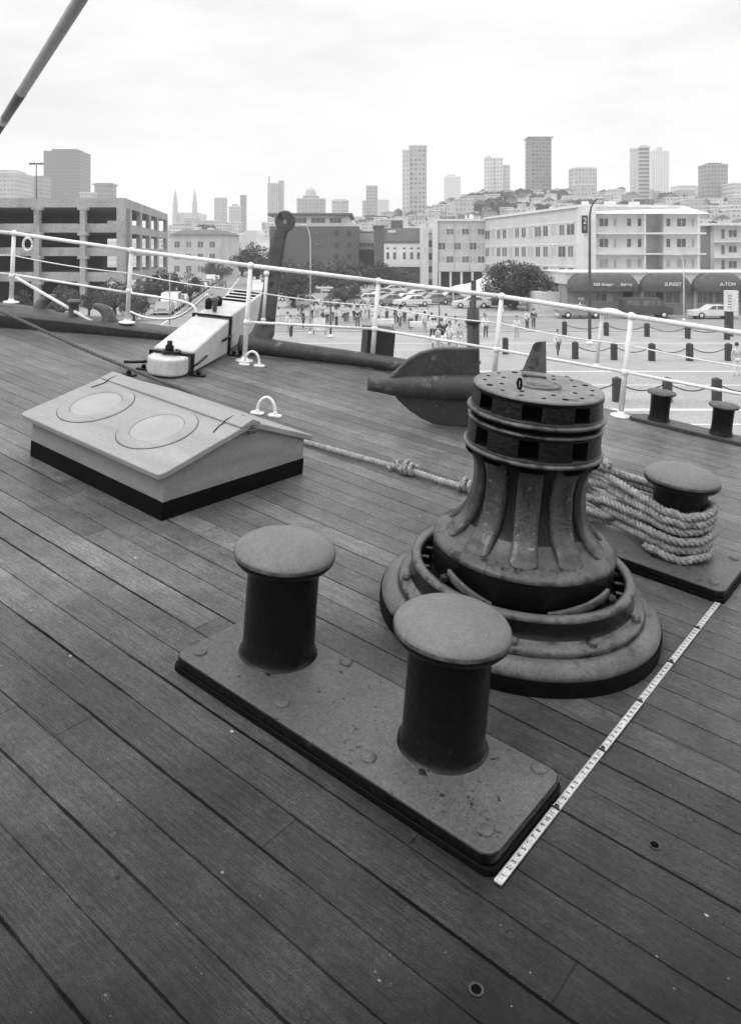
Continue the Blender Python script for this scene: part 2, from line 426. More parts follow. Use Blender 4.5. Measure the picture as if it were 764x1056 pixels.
# ================================================================== MOORING BITTS
def bitts(a, b, label, plate, posts, rz=0.0):
    t = empty('mooring_bitts', label=label, cat='bitts', mat=deck_matrix(a, b, rz)); t['group'] = 'twin post mooring bitts'
    x0, x1, y0, y1 = plate
    MB().prism(rrect(x0 - .004, x1 + .006, y0 - .006, y1 + .006, .03), 0.0, 0.020).build('base_pad', M_TAR, t, 0.003)
    MB().prism(rrect(x0, x1, y0, y1, .035), 0.019, 0.05, 0, top=1).build('base_plate', [M_IRON, M_PLATE], t, 0.007, 3)
    for (px, py) in [(x0 + .065, y1 - .05), (x0 + .065, (y0 + y1) / 2 + .16), (x0 + .065, (y0 + y1) / 2 - .16), (x0 + .065, y0 + .055), (x1 - .03, y0 + .055), (x1 - .025, (y0 + y1) / 2 + .16), (x1 - .04, y1 - .05)]:
        MB().lathe([(0.0215, 0.05), (0.0215, 0.0525), (0.017, 0.0555), (0.0001, 0.056)], 20, 0, Matrix.Translation((px, py, 0)), cap=False).build('bolt_head', M_PLATE, t)
    for (px, py) in posts:
        o = MB().lathe([(0.128, 0.0495), (0.122, 0.053), (0.118, 0.062), (0.1155, 0.085), (0.1145, 0.2), (0.114, 0.33), (0.113, 0.36)], 56, 0, cap=False,
                       mod=lambda an, z, r: r * (1 + 0.006 * math.sin(5 * an + z * 9) + 0.004 * math.sin(9 * an - z * 31))).build('post', M_IRON, t)
        o.location = (px, py, 0)
        c = MB().lathe([(0.113, 0.347), (0.136, 0.349), (0.151, 0.355), (0.160, 0.366), (0.1625, 0.378), (0.161, 0.389), (0.154, 0.399), (0.137, 0.410), (0.105, 0.421), (0.06, 0.4275), (0.0001, 0.430)], 64, 1, cap=False,
                       mats=[0, 0, 0, 0, 2, 1, 1, 1, 1, 1], mod=lambda an, z, r: r * (1 + 0.004 * math.sin(3 * an + 1) + 0.003 * math.sin(7 * an))).build('cap', [M_IRON, M_WORN, M_RIMI], o)
    return t
bitts(1.80, 1.337, 'front iron bitts with two clear mushroom capped posts beside the white rule', (-.182, .198, -.575, .568), [(0.073, -0.274), (0.066, 0.353)])
bitts(3.60, 1.35, 'rear iron bitts with thick rope wound round the post', (-.18, .235, -.625, .58), [(0.085, -0.345), (0.085, 0.30)])

# ================================================================== CAPSTAN
CA, CB = 2.746, 1.292
cap_t = empty('capstan', label='large black iron capstan with ribbed barrel and socketed drumhead', cat='capstan', mat=deck_matrix(CA, CB))
FRONT = math.atan2(-CB, -CA)
MB().lathe([(0.519, 0.0), (0.521, 0.03), (0.519, 0.054)], 96, 0, cap=False).build('base_pad', M_TAR, cap_t)
MB().lathe([(0.514, 0.050), (0.516, 0.058), (0.512, 0.068), (0.498, 0.083), (0.480, 0.092), (0.466, 0.095), (0.455, 0.093), (0.448, 0.088)], 96, 0, cap=False,
           mod=lambda an, z, r: r * (1 + 0.0015 * math.sin(11 * an))).build('base_ring', surf('dusty_iron_ring', 0.05, 0.12, 5, 0.42, 0.4, 60, 0.003, patches=(0.02, 9, 0.56, 0.66), grain=.35), cap_t)
MB().lathe([(0.446, 0.085), (0.452, 0.092), (0.4535, 0.104), (0.451, 0.112), (0.444, 0.117), (0.424, 0.121), (0.414, 0.128), (0.411, 0.15), (0.410, 0.178), (0.414, 0.188), (0.4125, 0.198), (0.404, 0.204), (0.388, 0.205), (0.378, 0.2), (0.375, 0.19), (0.374, 0.13), (0.366, 0.118)],
           96, 0, cap=False, mats=[1, 1, 1, 1, 2, 1, 0, 0, 0, 1, 1, 2, 2, 1, 0, 0]).build('pawl_rim', [M_DRUM, M_LIP, surf('dusty_iron_ring')if False else MATS['dusty_iron_ring']], cap_t)
MB().lathe([(0.376, 0.118), (0.30, 0.116)], 72, 0, cap=False).build('pawl_well', M_TAR, cap_t)
for k in range(28):
    M = Matrix.Rotation(2 * PI * k / 28 + .07, 4, 'Z')
    MB().box(0.345, 0.376, -0.010, 0.010, 0.118, 0.172, M=M).build('pawl_tooth', M_DRUM, cap_t, 0.003)
for k in range(10):   # bolts that hold the rim to the base ring
    an = FRONT + R(-108 + 36 * k)
    MB().lathe([(0.017, 0.117), (0.017, 0.131), (0.010, 0.139), (0.0001, 0.140)], 8, 0, Matrix.Translation((0.431 * math.cos(an), 0.431 * math.sin(an), 0)), smooth=False, cap=False).build('rim_bolt', M_LIP, cap_t)
skirt = [(0.318, 0.165), (0.332, 0.178), (0.3355, 0.196), (0.3355, 0.268), (0.3385, 0.277), (0.3385, 0.286), (0.333, 0.294), (0.318, 0.301), (0.295, 0.309), (0.27, 0.320), (0.246, 0.337), (0.224, 0.362), (0.206, 0.395), (0.194, 0.435), (0.187, 0.48), (0.185, 0.52), (0.188, 0.565), (0.198, 0.60), (0.214, 0.628), (0.232, 0.643)]
MB().lathe(skirt, 96, 1, cap=False, mats=[0] * 4 + [1] * 7 + [2] * 8).build('barrel', [M_DRUM, M_SKIRT, surf('dark_barrel_iron', 0.003, 0.012, 8, 0.3, 0.4, 50, 0.003, spec=.2, streak=(1.5, 1.5, .3))], cap_t)
# whelps: ribs cast on the barrel that flare onto the skirt
def off_profile(prof, d):
    o = []
    for i, (r, z) in enumerate(prof):
        a = prof[max(i - 1, 0)]; b = prof[min(i + 1, len(prof) - 1)]
        tx, tz = b[0] - a[0], b[1] - a[1]; l = math.hypot(tx, tz) or 1
        o.append((r + tz / l * d, z - tx / l * d))
    return o
wp = skirt[8:]
wpath = smooth_path([(r, 0, z) for r, z in wp], 4)
rib = []
for k in range(9): rib.append((math.cos(PI * k / 8) * 0.041, 0.004 + 0.019 * (math.sin(PI * k / 8)) ** 0.3))
rib = [(0.041, -0.012)] + rib + [(-0.041, -0.012)]
nW = 10
for k in range(nW):
    an = FRONT + R(1.5) + 2 * PI * k / nW
    M = Matrix.Rotation(an, 4, 'Z')
    mb = MB(); npt = len(wpath); vsx = []; kk = len(rib)
    for i, p in enumerate(wpath):
        tn = (wpath[min(i + 1, npt - 1)] - wpath[max(i - 1, 0)]).normalized()
        nrm = Vector((tn.z, 0, -tn.x))
        q = i / (npt - 1)
        wsc = 1.08 if q > .25 else 1.08 + 0.18 * (1 - q / .25)
        hs = min(1.0, 0.02 + q / 0.16)
        if q < 0.05: wsc *= 0.45 + 0.55 * math.sqrt(q / 0.05)
        for (sx, sy) in rib:
            hh = sy * hs if sy > 0 else sy
            vsx.append(p + Vector((0, 1, 0)) * sx * wsc + nrm * hh)
    mb.add(vsx, [(i * kk + a, i * kk + (a + 1) % kk, (i + 1) * kk + (a + 1) % kk, (i + 1) * kk + a) for i in range(npt - 1) for a in range(kk)], 0, True, M)
    mb.build('rib', M_RIB, cap_t)
# drumhead, lower and upper ring of bar sockets
def flange(z, r, mats, name, h=0.016):
    MB().lathe([(0.20, z - h / 2), (r - .010, z - h / 2 - .001), (r - .002, z - h / 3), (r, z), (r - .002, z + h / 3), (r - .010, z + h / 2), (0.20, z + h / 2)], 96, 0, cap=False,
               mod=lambda an, zz, rr: rr * (1 + 0.0016 * math.sin(6 * an) + 0.001 * math.sin(17 * an))).build(name, mats, cap_t)
MB().lathe([(0.20, 0.632), (0.228, 0.642), (0.244, 0.648)], 96, 0, cap=False).build('drum_underside', M_DRUM, cap_t)
flange(0.653, 0.258, M_LIP, 'lower_flange')
flange(0.752, 0.2495, M_LIP, 'middle_flange', 0.012)
flange(0.786, 0.2555, M_LIP, 'upper_flange')
MB().lathe([(0.236, 0.755), (0.234, 0.782)], 96, 0, cap=False).build('drum_gap', M_VOID, cap_t)
def socket_ring(z0, z1, rb, rt, name):
    ns = 8; m_ = MB()
    MB().lathe([(rb - .055, z0), (rt - .055, z1)], 64, 0, cap=False).build(name + '_hollow', M_VOID, cap_t)
    # solid blocks between the sockets
    for k in range(ns):
        a_c = FRONT + R(-3) + 2 * PI * (k + 0.5) / ns
        half = PI / ns - R(8.2)
        vs_ = []; S = 8
        for i in range(S + 1):
            a = a_c - half + 2 * half * i / S
            ca, sa = math.cos(a), math.sin(a)
            vs_ += [(rb * ca, rb * sa, z0), (rt * ca, rt * sa, z1), ((rt - .06) * ca, (rt - .06) * sa, z1), ((rb - .06) * ca, (rb - .06) * sa, z0)]
        fs = [(i * 4 + 0, i * 4 + 4, i * 4 + 5, i * 4 + 1) for i in range(S)]
        m_.add(vs_, fs, 0, True)
        m_.add(vs_, [(0, 1, 2, 3), (S * 4, S * 4 + 3, S * 4 + 2, S * 4 + 1)], 0, False)
    # sill and lintel closing each socket
    m_.lathe([(rb + .001, z0 - .002), (rb + .002, z0 + .009), (rb - .05, z0 + .009)], 96, 0, cap=False)
    m_.lathe([(rt - .05, z1 - .010), (rt + .0015, z1 - .010), (rt + .001, z1 + .002)], 96, 0, cap=False)
    m_.build(name, M_DRUM, cap_t)
socket_ring(0.660, 0.747, 0.2455, 0.2435, 'lower_socket_ring')
socket_ring(0.793, 0.868, 0.2405, 0.2375, 'upper_socket_ring')
top = MB()
top.lathe([(0.236, 0.866), (0.2385, 0.870), (0.2375, 0.876), (0.230, 0.8795), (0.0001, 0.8815)], 96, 0, cap=False)
top.build('drumhead_top', surf('worn_drum_top', 0.1, 0.2, 9, 0.5, 0.3, 60, 0.002, patches=(0.03, 12, 0.56, 0.68)), cap_t)
def disc_at(rad, ang, r, z, name, mat, h=0.0012):
    MB().lathe([(r, z), (r * .96, z + h), (0.0001, z + h)], 20, 0, Matrix.Translation((rad * math.cos(ang), rad * math.sin(ang), 0)), cap=False).build(name, mat, cap_t)
for k in range(16):
    disc_at(0.196, FRONT + 2 * PI * (k + .3) / 16, 0.0125 if k % 4 == 1 else 0.008, 0.8795, 'bolt_hole', M_VOID)
for k in range(8):
    disc_at(0.142, FRONT + 2 * PI * (k + .5) / 8, 0.009, 0.880, 'bolt_hole', M_VOID)
MB().lathe([(0.083, 0.8795), (0.083, 0.886), (0.079, 0.889), (0.064, 0.8895), (0.062, 0.887), (0.060, 0.8895), (0.0001, 0.890)], 64, 0, cap=False).build('centre_cover', M_LIP, cap_t)
bx = MB(); bx.box(-0.028, 0.028, -0.045, 0.045, 0.880, 0.893, M=Matrix.Rotation(FRONT + .15, 4, 'Z') @ Matrix.Translation((-0.135, 0, 0)))
bx.build('square_boss', M_LIP, cap_t, 0.004)
ea = FRONT - R(32)
rg = MB(); rg.tube([(math.cos(u) * 0.015, 0, math.sin(u) * 0.019) for u in [2 * PI * i / 16 for i in range(17)]], 0.0042, 8, M=Matrix.Translation((0.125 * math.cos(ea), 0.125 * math.sin(ea), 0.900)) @ Matrix.Rotation(0.9, 4, 'Z'))
rg.build('lifting_ring', M_VOID, cap_t)
# pawls
for a_p, a_t in ((-43, -14), (57, 17)):
    P = []
    for i in range(13):
        q = i / 12; a = FRONT + R(a_p + (a_t - a_p) * q)
        r_ = 0.358 + 0.012 * math.sin(PI * q) - 0.002 * q; z_ = 0.232 - 0.048 * q ** 1.3
        P.append((r_ * math.cos(a), r_ * math.sin(a), z_))
    pw = MB().sweep(P, [(-0.006, -0.015), (0.006, -0.015), (0.008, 0), (0.006, 0.015), (-0.006, 0.015), (-0.008, 0)], scale=[(1, 0.75 + .35 * (1 - i / 12)) for i in range(13)])
    po = pw.build('pawl', M_LIP, cap_t, 0.002)
    a = FRONT + R(a_p)
    MB().lathe([(0.0001, -0.02), (0.017, -0.02), (0.017, 0.014), (0.010, 0.02), (0.0001, 0.021)], 16, 0,
               Matrix.Translation((0.368 * math.cos(a), 0.368 * math.sin(a), 0.214)) @ Matrix.Rotation(a, 4, 'Z') @ Matrix.Rotation(R(90), 4, 'Y'), cap=False).build('pivot_bolt', M_DRUM, po)

# ================================================================== ROPES
M_ROPE = surf('fuzzy_hemp_rope', 0.2, 0.42, 30, 0.9, 0.6, 160, 0.003, spec=0.15, patches=(0.12, 40, 0.55, 0.7))
M_WIRE = surf('served_wire_rope', 0.06, 0.11, 40, 0.7, 0.4, 120, 0.002, streak=(1, 1, 1))
def arc_resample(P, step):
    P = [Vector(p) for p in P]; d = [0]
    for i in range(1, len(P)): d.append(d[-1] + (P[i] - P[i - 1]).length)
    n = max(2, int(d[-1] / step)); o = []; j = 0
    for k in range(n + 1):
        s_ = d[-1] * k / n
        while j < len(d) - 2 and d[j + 1] < s_: j += 1
        q = (s_ - d[j]) / max(1e-9, d[j + 1] - d[j]); o.append(P[j].lerp(P[j + 1], q))
    return o
def laid_rope(mb, path, r, lay=None, fuzz=0, step=None, seg=6):
    lay = lay or r * 7.5; step = step or r * 0.55
    P = arc_resample(path, step); n = len(P); L_ = step
    ups = []; prev = None
    for i, p in enumerate(P):
        t_ = (P[min(i + 1, n - 1)] - P[max(i - 1, 0)]).normalized()
        if prev is None:
            a = Vector((0, 0, 1)) if abs(t_.z) < .9 else Vector((1, 0, 0)); x = t_.cross(a).normalized()
        else: x = (prev - t_ * prev.dot(t_)).normalized()
        prev = x; ups.append((x, t_.cross(x)))
    for s_ in range(3):
        pts = []
        for i, p in enumerate(P):
            a = 2 * PI * (i * L_ / lay + s_ / 3); x, y = ups[i]
            pts.append(p + (x * math.cos(a) + y * math.sin(a)) * r * 0.5)
        rs = [r * 0.56 * random.uniform(0.93, 1.08) for _ in pts]
        mb.tube(pts, rs, seg)
    for _ in range(int(fuzz * n * L_)):
        i = random.randrange(1, n - 1); x, y = ups[i]; t_ = (P[i + 1] - P[i]).normalized()
        a = random.uniform(0, 2 * PI); o_ = x * math.cos(a) + y * math.sin(a)
        b = P[i] + o_ * r * .8; l = random.uniform(.3, 1.0) * r
        e = b + (o_ * random.uniform(.4, 1) + t_ * random.uniform(-1.2, 1.2)) * l
        sd_ = t_.cross(o_) * 0.0007 + t_ * .0004
        mb.add([b - sd_, b + sd_, e], [(0, 1, 2)])
def fig8(z_, rr, ya, yb, x0, wob, z2):
    """one turn around both posts, local frame of the bitts"""
    P = []
    for i in range(25):
        a = -PI * 0.72 + PI * 1.44 * i / 24 - PI / 2      # round the visible post
        P.append((x0 + rr * math.cos(a), ya + rr * math.sin(a), z_ + wob * math.sin(3 * a)))
    for i in range(25):
        a = PI / 2 + PI * 0.72 - PI * 1.44 * i / 24
        P.append((x0 + rr * math.cos(a), yb + rr * math.sin(a), z2 + wob * math.sin(2 * a)))
    P.append(P[0]); return P
rb = MB()
RX, RYA, RYB = 0.085, -0.345, 0.30
full = []
random.seed(5)
for k in range(6):
    z_ = 0.070 + 0.038 * k + random.uniform(-.008, .008); rr = 0.114 + 0.022 + random.uniform(0, .016); z2 = 0.05 + 0.064 * k + random.uniform(-.02, .02)
    seq = fig8(z_, rr, RYA, RYB, RX, 0.006, z2)
    m_ = len(seq)
    for i, p in enumerate(seq[:-1]):
        lift = 0.038 * i / m_
        full.append((p[0] + random.uniform(-.006, .006), p[1], p[2] + lift + random.uniform(-.005, .005)))
        if i in (24, 49):
            q_ = seq[i + 1]; full.append(((p[0] + q_[0]) / 2 + random.uniform(-.04, .035), (p[1] + q_[1]) / 2, (p[2] + q_[2]) / 2 + lift - random.uniform(-.012, .055)))
path = smooth_path(full[::1], 2)
laid_rope(rb, path, 0.0180, 0.070, 2200, 0.0065, 6)
ro = rb.build('mooring_rope', M_ROPE); ro.matrix_world = deck_matrix(3.60, 1.35)
tag(ro, 'thick frayed hemp rope wound in figure eights round the rear bitts', 'rope')
# light line with knots, lying along the deck between hatch and bitts
ln = MB()
rp = smooth_path([(3.50, 3.55, .02), (3.555, 3.05, .022), (3.60, 2.62, .026), (3.625, 2.42, .03), (3.64, 2.2, .026), (3.66, 2.0, .03), (3.63, 1.82, .045), (3.60, 1.6, .09), (3.58, 1.45, .13)], 12)
laid_rope(ln, rp, 0.0175, 0.07, 900, 0.007)
def knot(c, axis, r, n=2.0, R_=0.03):
    c = Vector(c); ax = Vector(axis).normalized(); x = ax.cross(Vector((0, 0, 1))).normalized(); y = ax.cross(x)
    P = []
    for i in range(46):
        q = i / 45; a = 2 * PI * n * q
        P.append(c + ax * (q - .5) * 0.07 + (x * math.cos(a) + y * math.sin(a)) * R_ * (1 + .2 * math.sin(7 * q)))
    laid_rope(ln, P, r, r * 6, 300, 0.006)
    for _ in range(16):
        o_ = Vector((random.uniform(-1, 1), random.uniform(-1, 1), random.uniform(.1, 1))).normalized()
        ln.tube([c + o_ * .02, c + o_ * .045 + Vector((0, 0, random.uniform(-.01, .01)))], [.0035, .001], 4)
knot((3.625, 2.42, .04), (0.05, -1, 0), 0.012, 2.6, 0.031)
knot((3.62, 2.50, .03), (0.4, -1, 0), 0.010, 1.5, 0.026)
knot((3.655, 2.07, .04), (0.05, -1, 0), 0.011, 2.2, 0.029)
lo = ln.build('deck_line', surf('pale_worn_rope', 0.22, 0.42, 30, 0.9, 0.6, 160, 0.003, spec=0.15)); lo.matrix_world = deck_matrix(0, 0)
tag(lo, 'pale knotted rope lying on the deck between hatch and capstan', 'rope')
wr = MB()
wp_ = smooth_path([(3.25, 7.3, .42), (3.40, 6.43, .30), (3.58, 5.4, .13), (3.72, 4.75, .03), (3.74, 4.5, .018), (3.66, 4.1, .016), (3.52, 3.6, .02), (3.50, 3.5, .02)], 14)
laid_rope(wr, wp_, 0.0135, 0.12, 0, 0.010)
wo = wr.build('wire_hawser', M_WIRE); wo.matrix_world = deck_matrix(0, 0)
tag(wo, 'grey hawser running from the bow past the white beam to the hatch', 'rope')

# ================================================================== HATCH
ht = empty('deck_hatch', label='low gabled wooden hatch with two round covers and black base', cat='hatch', mat=deck_matrix(2.735, 3.365))
hx0, hx1, hy0, hy1 = -0.46, 0.46, -0.55, 0.55
RX_ = 0.03      # ridge line
def roof_h(x): return 0.232 + (x + 0.515) * (0.372 - 0.232) / (RX_ + 0.515) if x < RX_ else 0.372 - (x - RX_) * (0.372 - 0.205) / (0.51 - RX_)
MB().box(hx0 - .004, hx1 + .004, hy0 - .004, hy1 + .004, 0.0, 0.086).build('coaming', M_TAR, ht, 0.004)
wl = MB()
gp = [(hx0, 0.082), (hx1, 0.082), (hx1, roof_h(hx1) - .028), (RX_, roof_h(RX_) - .028), (hx0, roof_h(hx0) - .028)]
Mx = Matrix(((1, 0, 0, 0), (0, 0, 1, 0), (0, 1, 0, 0), (0, 0, 0, 1)))
wl.prism(gp, hy0, hy1, 0, Mx)
wl.build('side_wall', M_HSIDE, ht, 0.003)
for cx_ in (hx0, ):     # corner post line
    MB().box(cx_ - .004, cx_ + .03, hy0 - .005, hy0 + .02, 0.086, roof_h(cx_) - .03).build('corner_post', M_HSIDE, ht, 0.002)
def slab(xa, xb, ya, yb, name, th=0.030, r=0.03, mat=M_HWOOD, dz=0):
    za, zb = roof_h(xa) + dz, roof_h(xb) + dz
    L_ = math.hypot(xb - xa, zb - za)
    ang = math.atan2(zb - za, xb - xa)
    M = Matrix.Translation((xa, 0, za)) @ Matrix.Rotation(-ang, 4, 'Y')
    p = rrect(0, L_, ya, yb, r)
    o = MB().prism(p, -th, 0, 0, M).build(name, mat, ht, 0.006, 3); return M, L_
ML, LL = slab(-0.515, RX_ - .001, -0.585, 0.585, 'roof_slab')
MR, LR = slab(RX_ + .001, 0.51, -0.57, 0.57, 'roof_slab', r=0.006)
for yc in (-0.215, 0.30):
    cxl = 0.275
    M = ML @ Matrix.Translation((cxl, yc, 0))
    MB().lathe([(0.197, -0.002), (0.197, 0.003), (0.1935, 0.006), (0.17, 0.0075), (0.137, 0.0075), (0.1335, 0.006), (0.1325, 0.001)], 72, 0, M, cap=False).build('cover_ring', M_HWOOD, ht)
    MB().lathe([(0.1325, 0.0008), (0.131, 0.0045), (0.126, 0.0055), (0.0001, 0.006)], 64, 0, M, cap=False).build('round_cover', surf('pale_cover_panel', 0.29, 0.36, 4, 0.55, 0.25, 70, 0.001, grain=.1), ht)
    MB().lathe([(0.2, 0.0006), (0.197, 0.0012)], 64, 0, M, cap=False).build('ring_seam', M_TAR, ht)
# ridge capping and the thin metal flashing edge
MB().prism([(RX_ - .075, roof_h(RX_ - .075) + .001), (RX_ + .055, roof_h(RX_ + .055) + .001), (RX_ + .055, roof_h(RX_ + .055) + .010), (RX_ + .004, .386), (RX_ - .004, .386), (RX_ - .075, roof_h(RX_ - .075) + .010)], -0.588, 0.572, 0, Mx).build('ridge_cap', M_HWOOD, ht, 0.003)
for yy in (-0.47, 0.50):
    pts = [(x, yy + (0.10 * max(0, (-x - .08) / .22)) * (-1 if yy < 0 else .6), roof_h(x) + (.0125 if x > RX_ - .085 and x < RX_ + .065 else .003)) for x in [-.14 + .02 * i for i in range(14)]]
    MB().sweep(pts, [(-.0022, -.002), (.0022, -.002), (.002, .0015), (-.002, .0015)]).build('hinge_strap', M_TAR, ht)
MB().prism([(RX_ - .035, .338), (RX_ + .045, .334), (RX_ + .03, .31), (RX_ - .02, .312)], -0.592, -0.575, 0, Mx).build('gable_hood', surf('dull_metal_hood', 0.05, 0.09, 8, 0.4), ht, 0.006)

# ================================================================== PAD EYES
for i, (a, b, rz, lab) in enumerate(((3.80, 3.70, -0.35, 'white ring bolt standing on the deck behind the hatch'), (4.70, 4.78, -0.2, 'white ring bolt on the deck beside the white beam'))):
    t = empty('ring_bolt', label=lab, cat='ring bolt', group='white ring bolts', mat=deck_matrix(a, b, PI / 4 * -1 + rz))
    MB().tube([(math.cos(PI * k / 14) * 0.062, 0, 0.022 + math.sin(PI * k / 14) * 0.098) for k in range(15)], [0.0105] * 15, 10).build('hoop', M_WHITER, t)
    for s_ in (-1, 1):
        MB().prism(rrect(s_ * 0.062 - .045, s_ * 0.062 + .045, -.028, .028, .02), 0.0, 0.014).build('foot', M_WHITER, t, 0.004)
        MB().lathe([(0.014, 0.012), (0.014, 0.03), (0.011, 0.034)], 12, 0, Matrix.Translation((s_ * .062, 0, 0))).build('hoop_nut', M_WHITER, t)

# ================================================================== WHITE CATHEAD BEAM
ca = math.atan2(0.469, 0.883)
ct = empty('cathead', label='white painted timber cathead with iron straps by the rail', cat='cathead', mat=deck_matrix(3.87, 4.69, ca))
W_ = 0.335
def wedge(x0, x1, za, zb, z0a, z0b, y0=0, y1=W_, rise=0.0):
    vs = [(x0, y0, z0a), (x1, y0, z0b), (x1, y1, z0b), (x0, y1, z0a), (x0, y0, za), (x1, y0, zb), (x1, y1, zb), (x0, y1, za)]
    return MB().add(vs, [(3, 2, 1, 0), (4, 5, 6, 7), (0, 1, 5, 4), (1, 2, 6, 5), (2, 3, 7, 6), (3, 0, 4, 7)])
wedge(0.27, 1.05, 0.185, 0.315, 0.012, 0.012).build('beam', M_WHITE, ct, 0.018, 3)
wedge(1.09, 2.05, 0.335, 0.435, 0.02, 0.09, 0.015, W_ - .015).build('outer_beam', M_WHITE, ct, 0.018, 3)
bl = [(0.225, .012), (0.225, W_ - .015), (0.13, W_ - .02), (.06, W_ - .07), (0.04, W_ - .12), (.04, .12), (.06, .07), (0.13, 0.02)]
MB().prism(bl, 0.012, 0.150, 0).build('nose_block', M_WHITE, ct, 0.022, 3)
def strap(x, zt, w=0.03, name='iron_strap', ex=.012):
    m_ = MB(); e = ex
    m_.box(x - w / 2, x + w / 2, -e, 0.004, 0.004, zt + e); m_.box(x - w / 2, x + w / 2, W_ - .004, W_ + e, 0.004, zt + e); m_.box(x - w / 2, x + w / 2, -e, W_ + e, zt - .002, zt + e)
    return m_.build(name, M_IRON, ct, 0.003)
strap(0.245, 0.155, 0.045); strap(1.07, 0.325, 0.04)
lg = MB(); lg.lathe([(0.066, 0.158), (0.074, 0.162), (0.076, 0.178), (0.07, 0.184), (0.054, 0.183), (0.048, 0.168)], 28, 0, Matrix.Translation((0.225, W_ * .5, 0)), cap=False)
lg.build('ring_clamp', M_IRON, ct)
MB().lathe([(0.03, 0.165), (0.034, 0.21), (0.02, 0.225), (0.022, 0.25), (0.0001, 0.255)], 14, 0, Matrix.Translation((0.23, W_ * .55, 0)), cap=False).build('clamp_bolt', M_IRON, ct)
for (x, y, dx) in ((0.245, -0.06, 1), (0.245, W_ + .06, 1), (0.02, W_ + .07, 1), (1.07, -.05, 1)):
    MB().prism(rrect(x - .035, x + .035, y - .055, y + .055, .02), 0.0, 0.014).build('strap_foot', M_IRON, ct, 0.003)
    MB().lathe([(0.017, .012), (.017, .034), (.008, .042)], 6, 0, Matrix.Translation((x, y, 0)), smooth=False).build('foot_bolt', M_IRON, ct)
MB().tube([(0.24, -.012, .07), (.33, -.016, .075), (.52, -.016, .1)], .008, 6).build('side_bar', M_IRON, ct)
MB().tube([(.86, -.016, .16), (1.0, -.018, .17), (1.07, -.02, .17)], .010, 6).build('side_bar', M_IRON, ct)
MB().tube([(0.24, W_ + .012, .07), (.2, W_ + .12, .06), (.17, W_ + .19, .06)], .012, 6).build('side_bar', M_IRON, ct)
MB().lathe([(0.02, .33), (.022, .42), (.034, .43), (.034, .45), (.01, .46)], 12, 0, Matrix.Translation((1.16, W_ * .55, .02))).build('beam_pin', M_GREYIRON, ct)
for i, (x, y) in enumerate(((1.26, .28), (1.40, .24))):
    MB().lathe([(0.03, .33), (.035, .41), (.025, .44), (.0001, .45)], 12, 0, Matrix.Translation((x, y, .005)), cap=False).build('sheave_block', M_IRON, ct)
for k in range(4):
    MB().box(1.60 + .115 * k, 1.655 + .115 * k, .04, W_ - .04, .36 + .012 * k, .398 + .012 * k).build('grating_slot', M_VOID, ct)
# ================================================================== BOW RAIL TIMBER, CHOCKS, BITT
bt = empty('bow_chock_rail', label='dark timber bow rail carrying two curved iron horns and a small bitt', cat='chock', mat=deck_matrix(4.3, 6.6))
pp = smooth_path([(-1.5, 1.75, .085), (-.95, 1.15, .085), (-.5, .60, .08), (-.02, .02, .065), (.28, -.38, .05), (.58, -.78, .038)], 6)
MB().sweep([(p[0] + .07, p[1] + .06, p[2]) for p in pp], [(-.15, -.085), (.14, -.085), (.16, .04), (.13, .075), (-.13, .075), (-.165, .04)],
           scale=[(1, max(.45, p[2] / .085)) for p in pp]).build('rail_timber', M_DTIM, bt, 0.006)
def horn(x, y, z, dirv, name='horn', s_=1.0):
    d = Vector(dirv).normalized(); P = []; rs = []
    for i in range(12):
        q = i / 11; a = q * R(95)
        P.append(Vector((x, y, z)) + Vector((0, 0, 1)) * math.sin(a) * .145 * s_ + d * ((1 - math.cos(a)) * .14 * s_ - .0)); rs.append((.075 - .048 * q) * s_)
    MB().tube(P, rs, 12).build(name, M_GREYIRON, bt)
horn(-.06, .66, .10, (.70, -.72, 0))
horn(.22, -.08, .09, (-.65, .72, 0))
MB().lathe([(0.055, .1), (.047, .15), (.045, .235), (.064, .245), (.066, .262), (.05, .272), (.0001, .275)], 20, 0, Matrix.Translation((.03, .22, 0)), cap=False).build('small_bitt', M_GREYIRON, bt)
MB().sweep(smooth_path([(-.95, 1.15, .13), (-.62, 1.0, .14), (-.40, .88, .12), (-.2, .72, .10), (.0, .5, .07)], 5), [(-.09, -.05), (.09, -.05), (.07, .05), (-.07, .05)]).build('chock_plate', M_GREYIRON, bt, 0.01)

# ================================================================== SIDE BITTS ON THE RIGHT
sb = empty('rail_bitts', label='small pair of flat topped iron bitts on a long base at the deck edge', cat='bitts', mat=deck_matrix(5.93, 1.62))
MB().prism([(-.07, .37), (-.045, -1.3), (.13, -1.3), (.12, .34), (.03, .41), (-.05, .40)], 0.0, 0.028).build('base_strip', M_DTIM, sb, 0.005)
for (x, y) in ((.03, .215), (.045, -.215)):
    o = MB().lathe([(0.082, .027), (.076, .045), (.070, .06), (.069, .12), (.072, .205), (.075, .222)], 28, 0, cap=False).build('post', M_IRON, sb); o.location = (x, y, 0)
    MB().lathe([(.075, .216), (.098, .222), (.103, .23), (.100, .238), (.05, .242), (.0001, .243)], 28, 0, cap=False, mats=[0, 1, 1, 1, 1]).build('cap', [M_IRON, M_GREYIRON], o)

def vplane_(px, py, V):
    """deck-frame point seen at a photo pixel on the plane a = V"""
    d = pix_dir(px, py); o_ = CAMP - DO
    t_ = (V - o_.dot(AV)) / d.dot(AV); p = o_ + d * t_
    return Vector((p.dot(AV), p.dot(BV), p.dot(NN)))

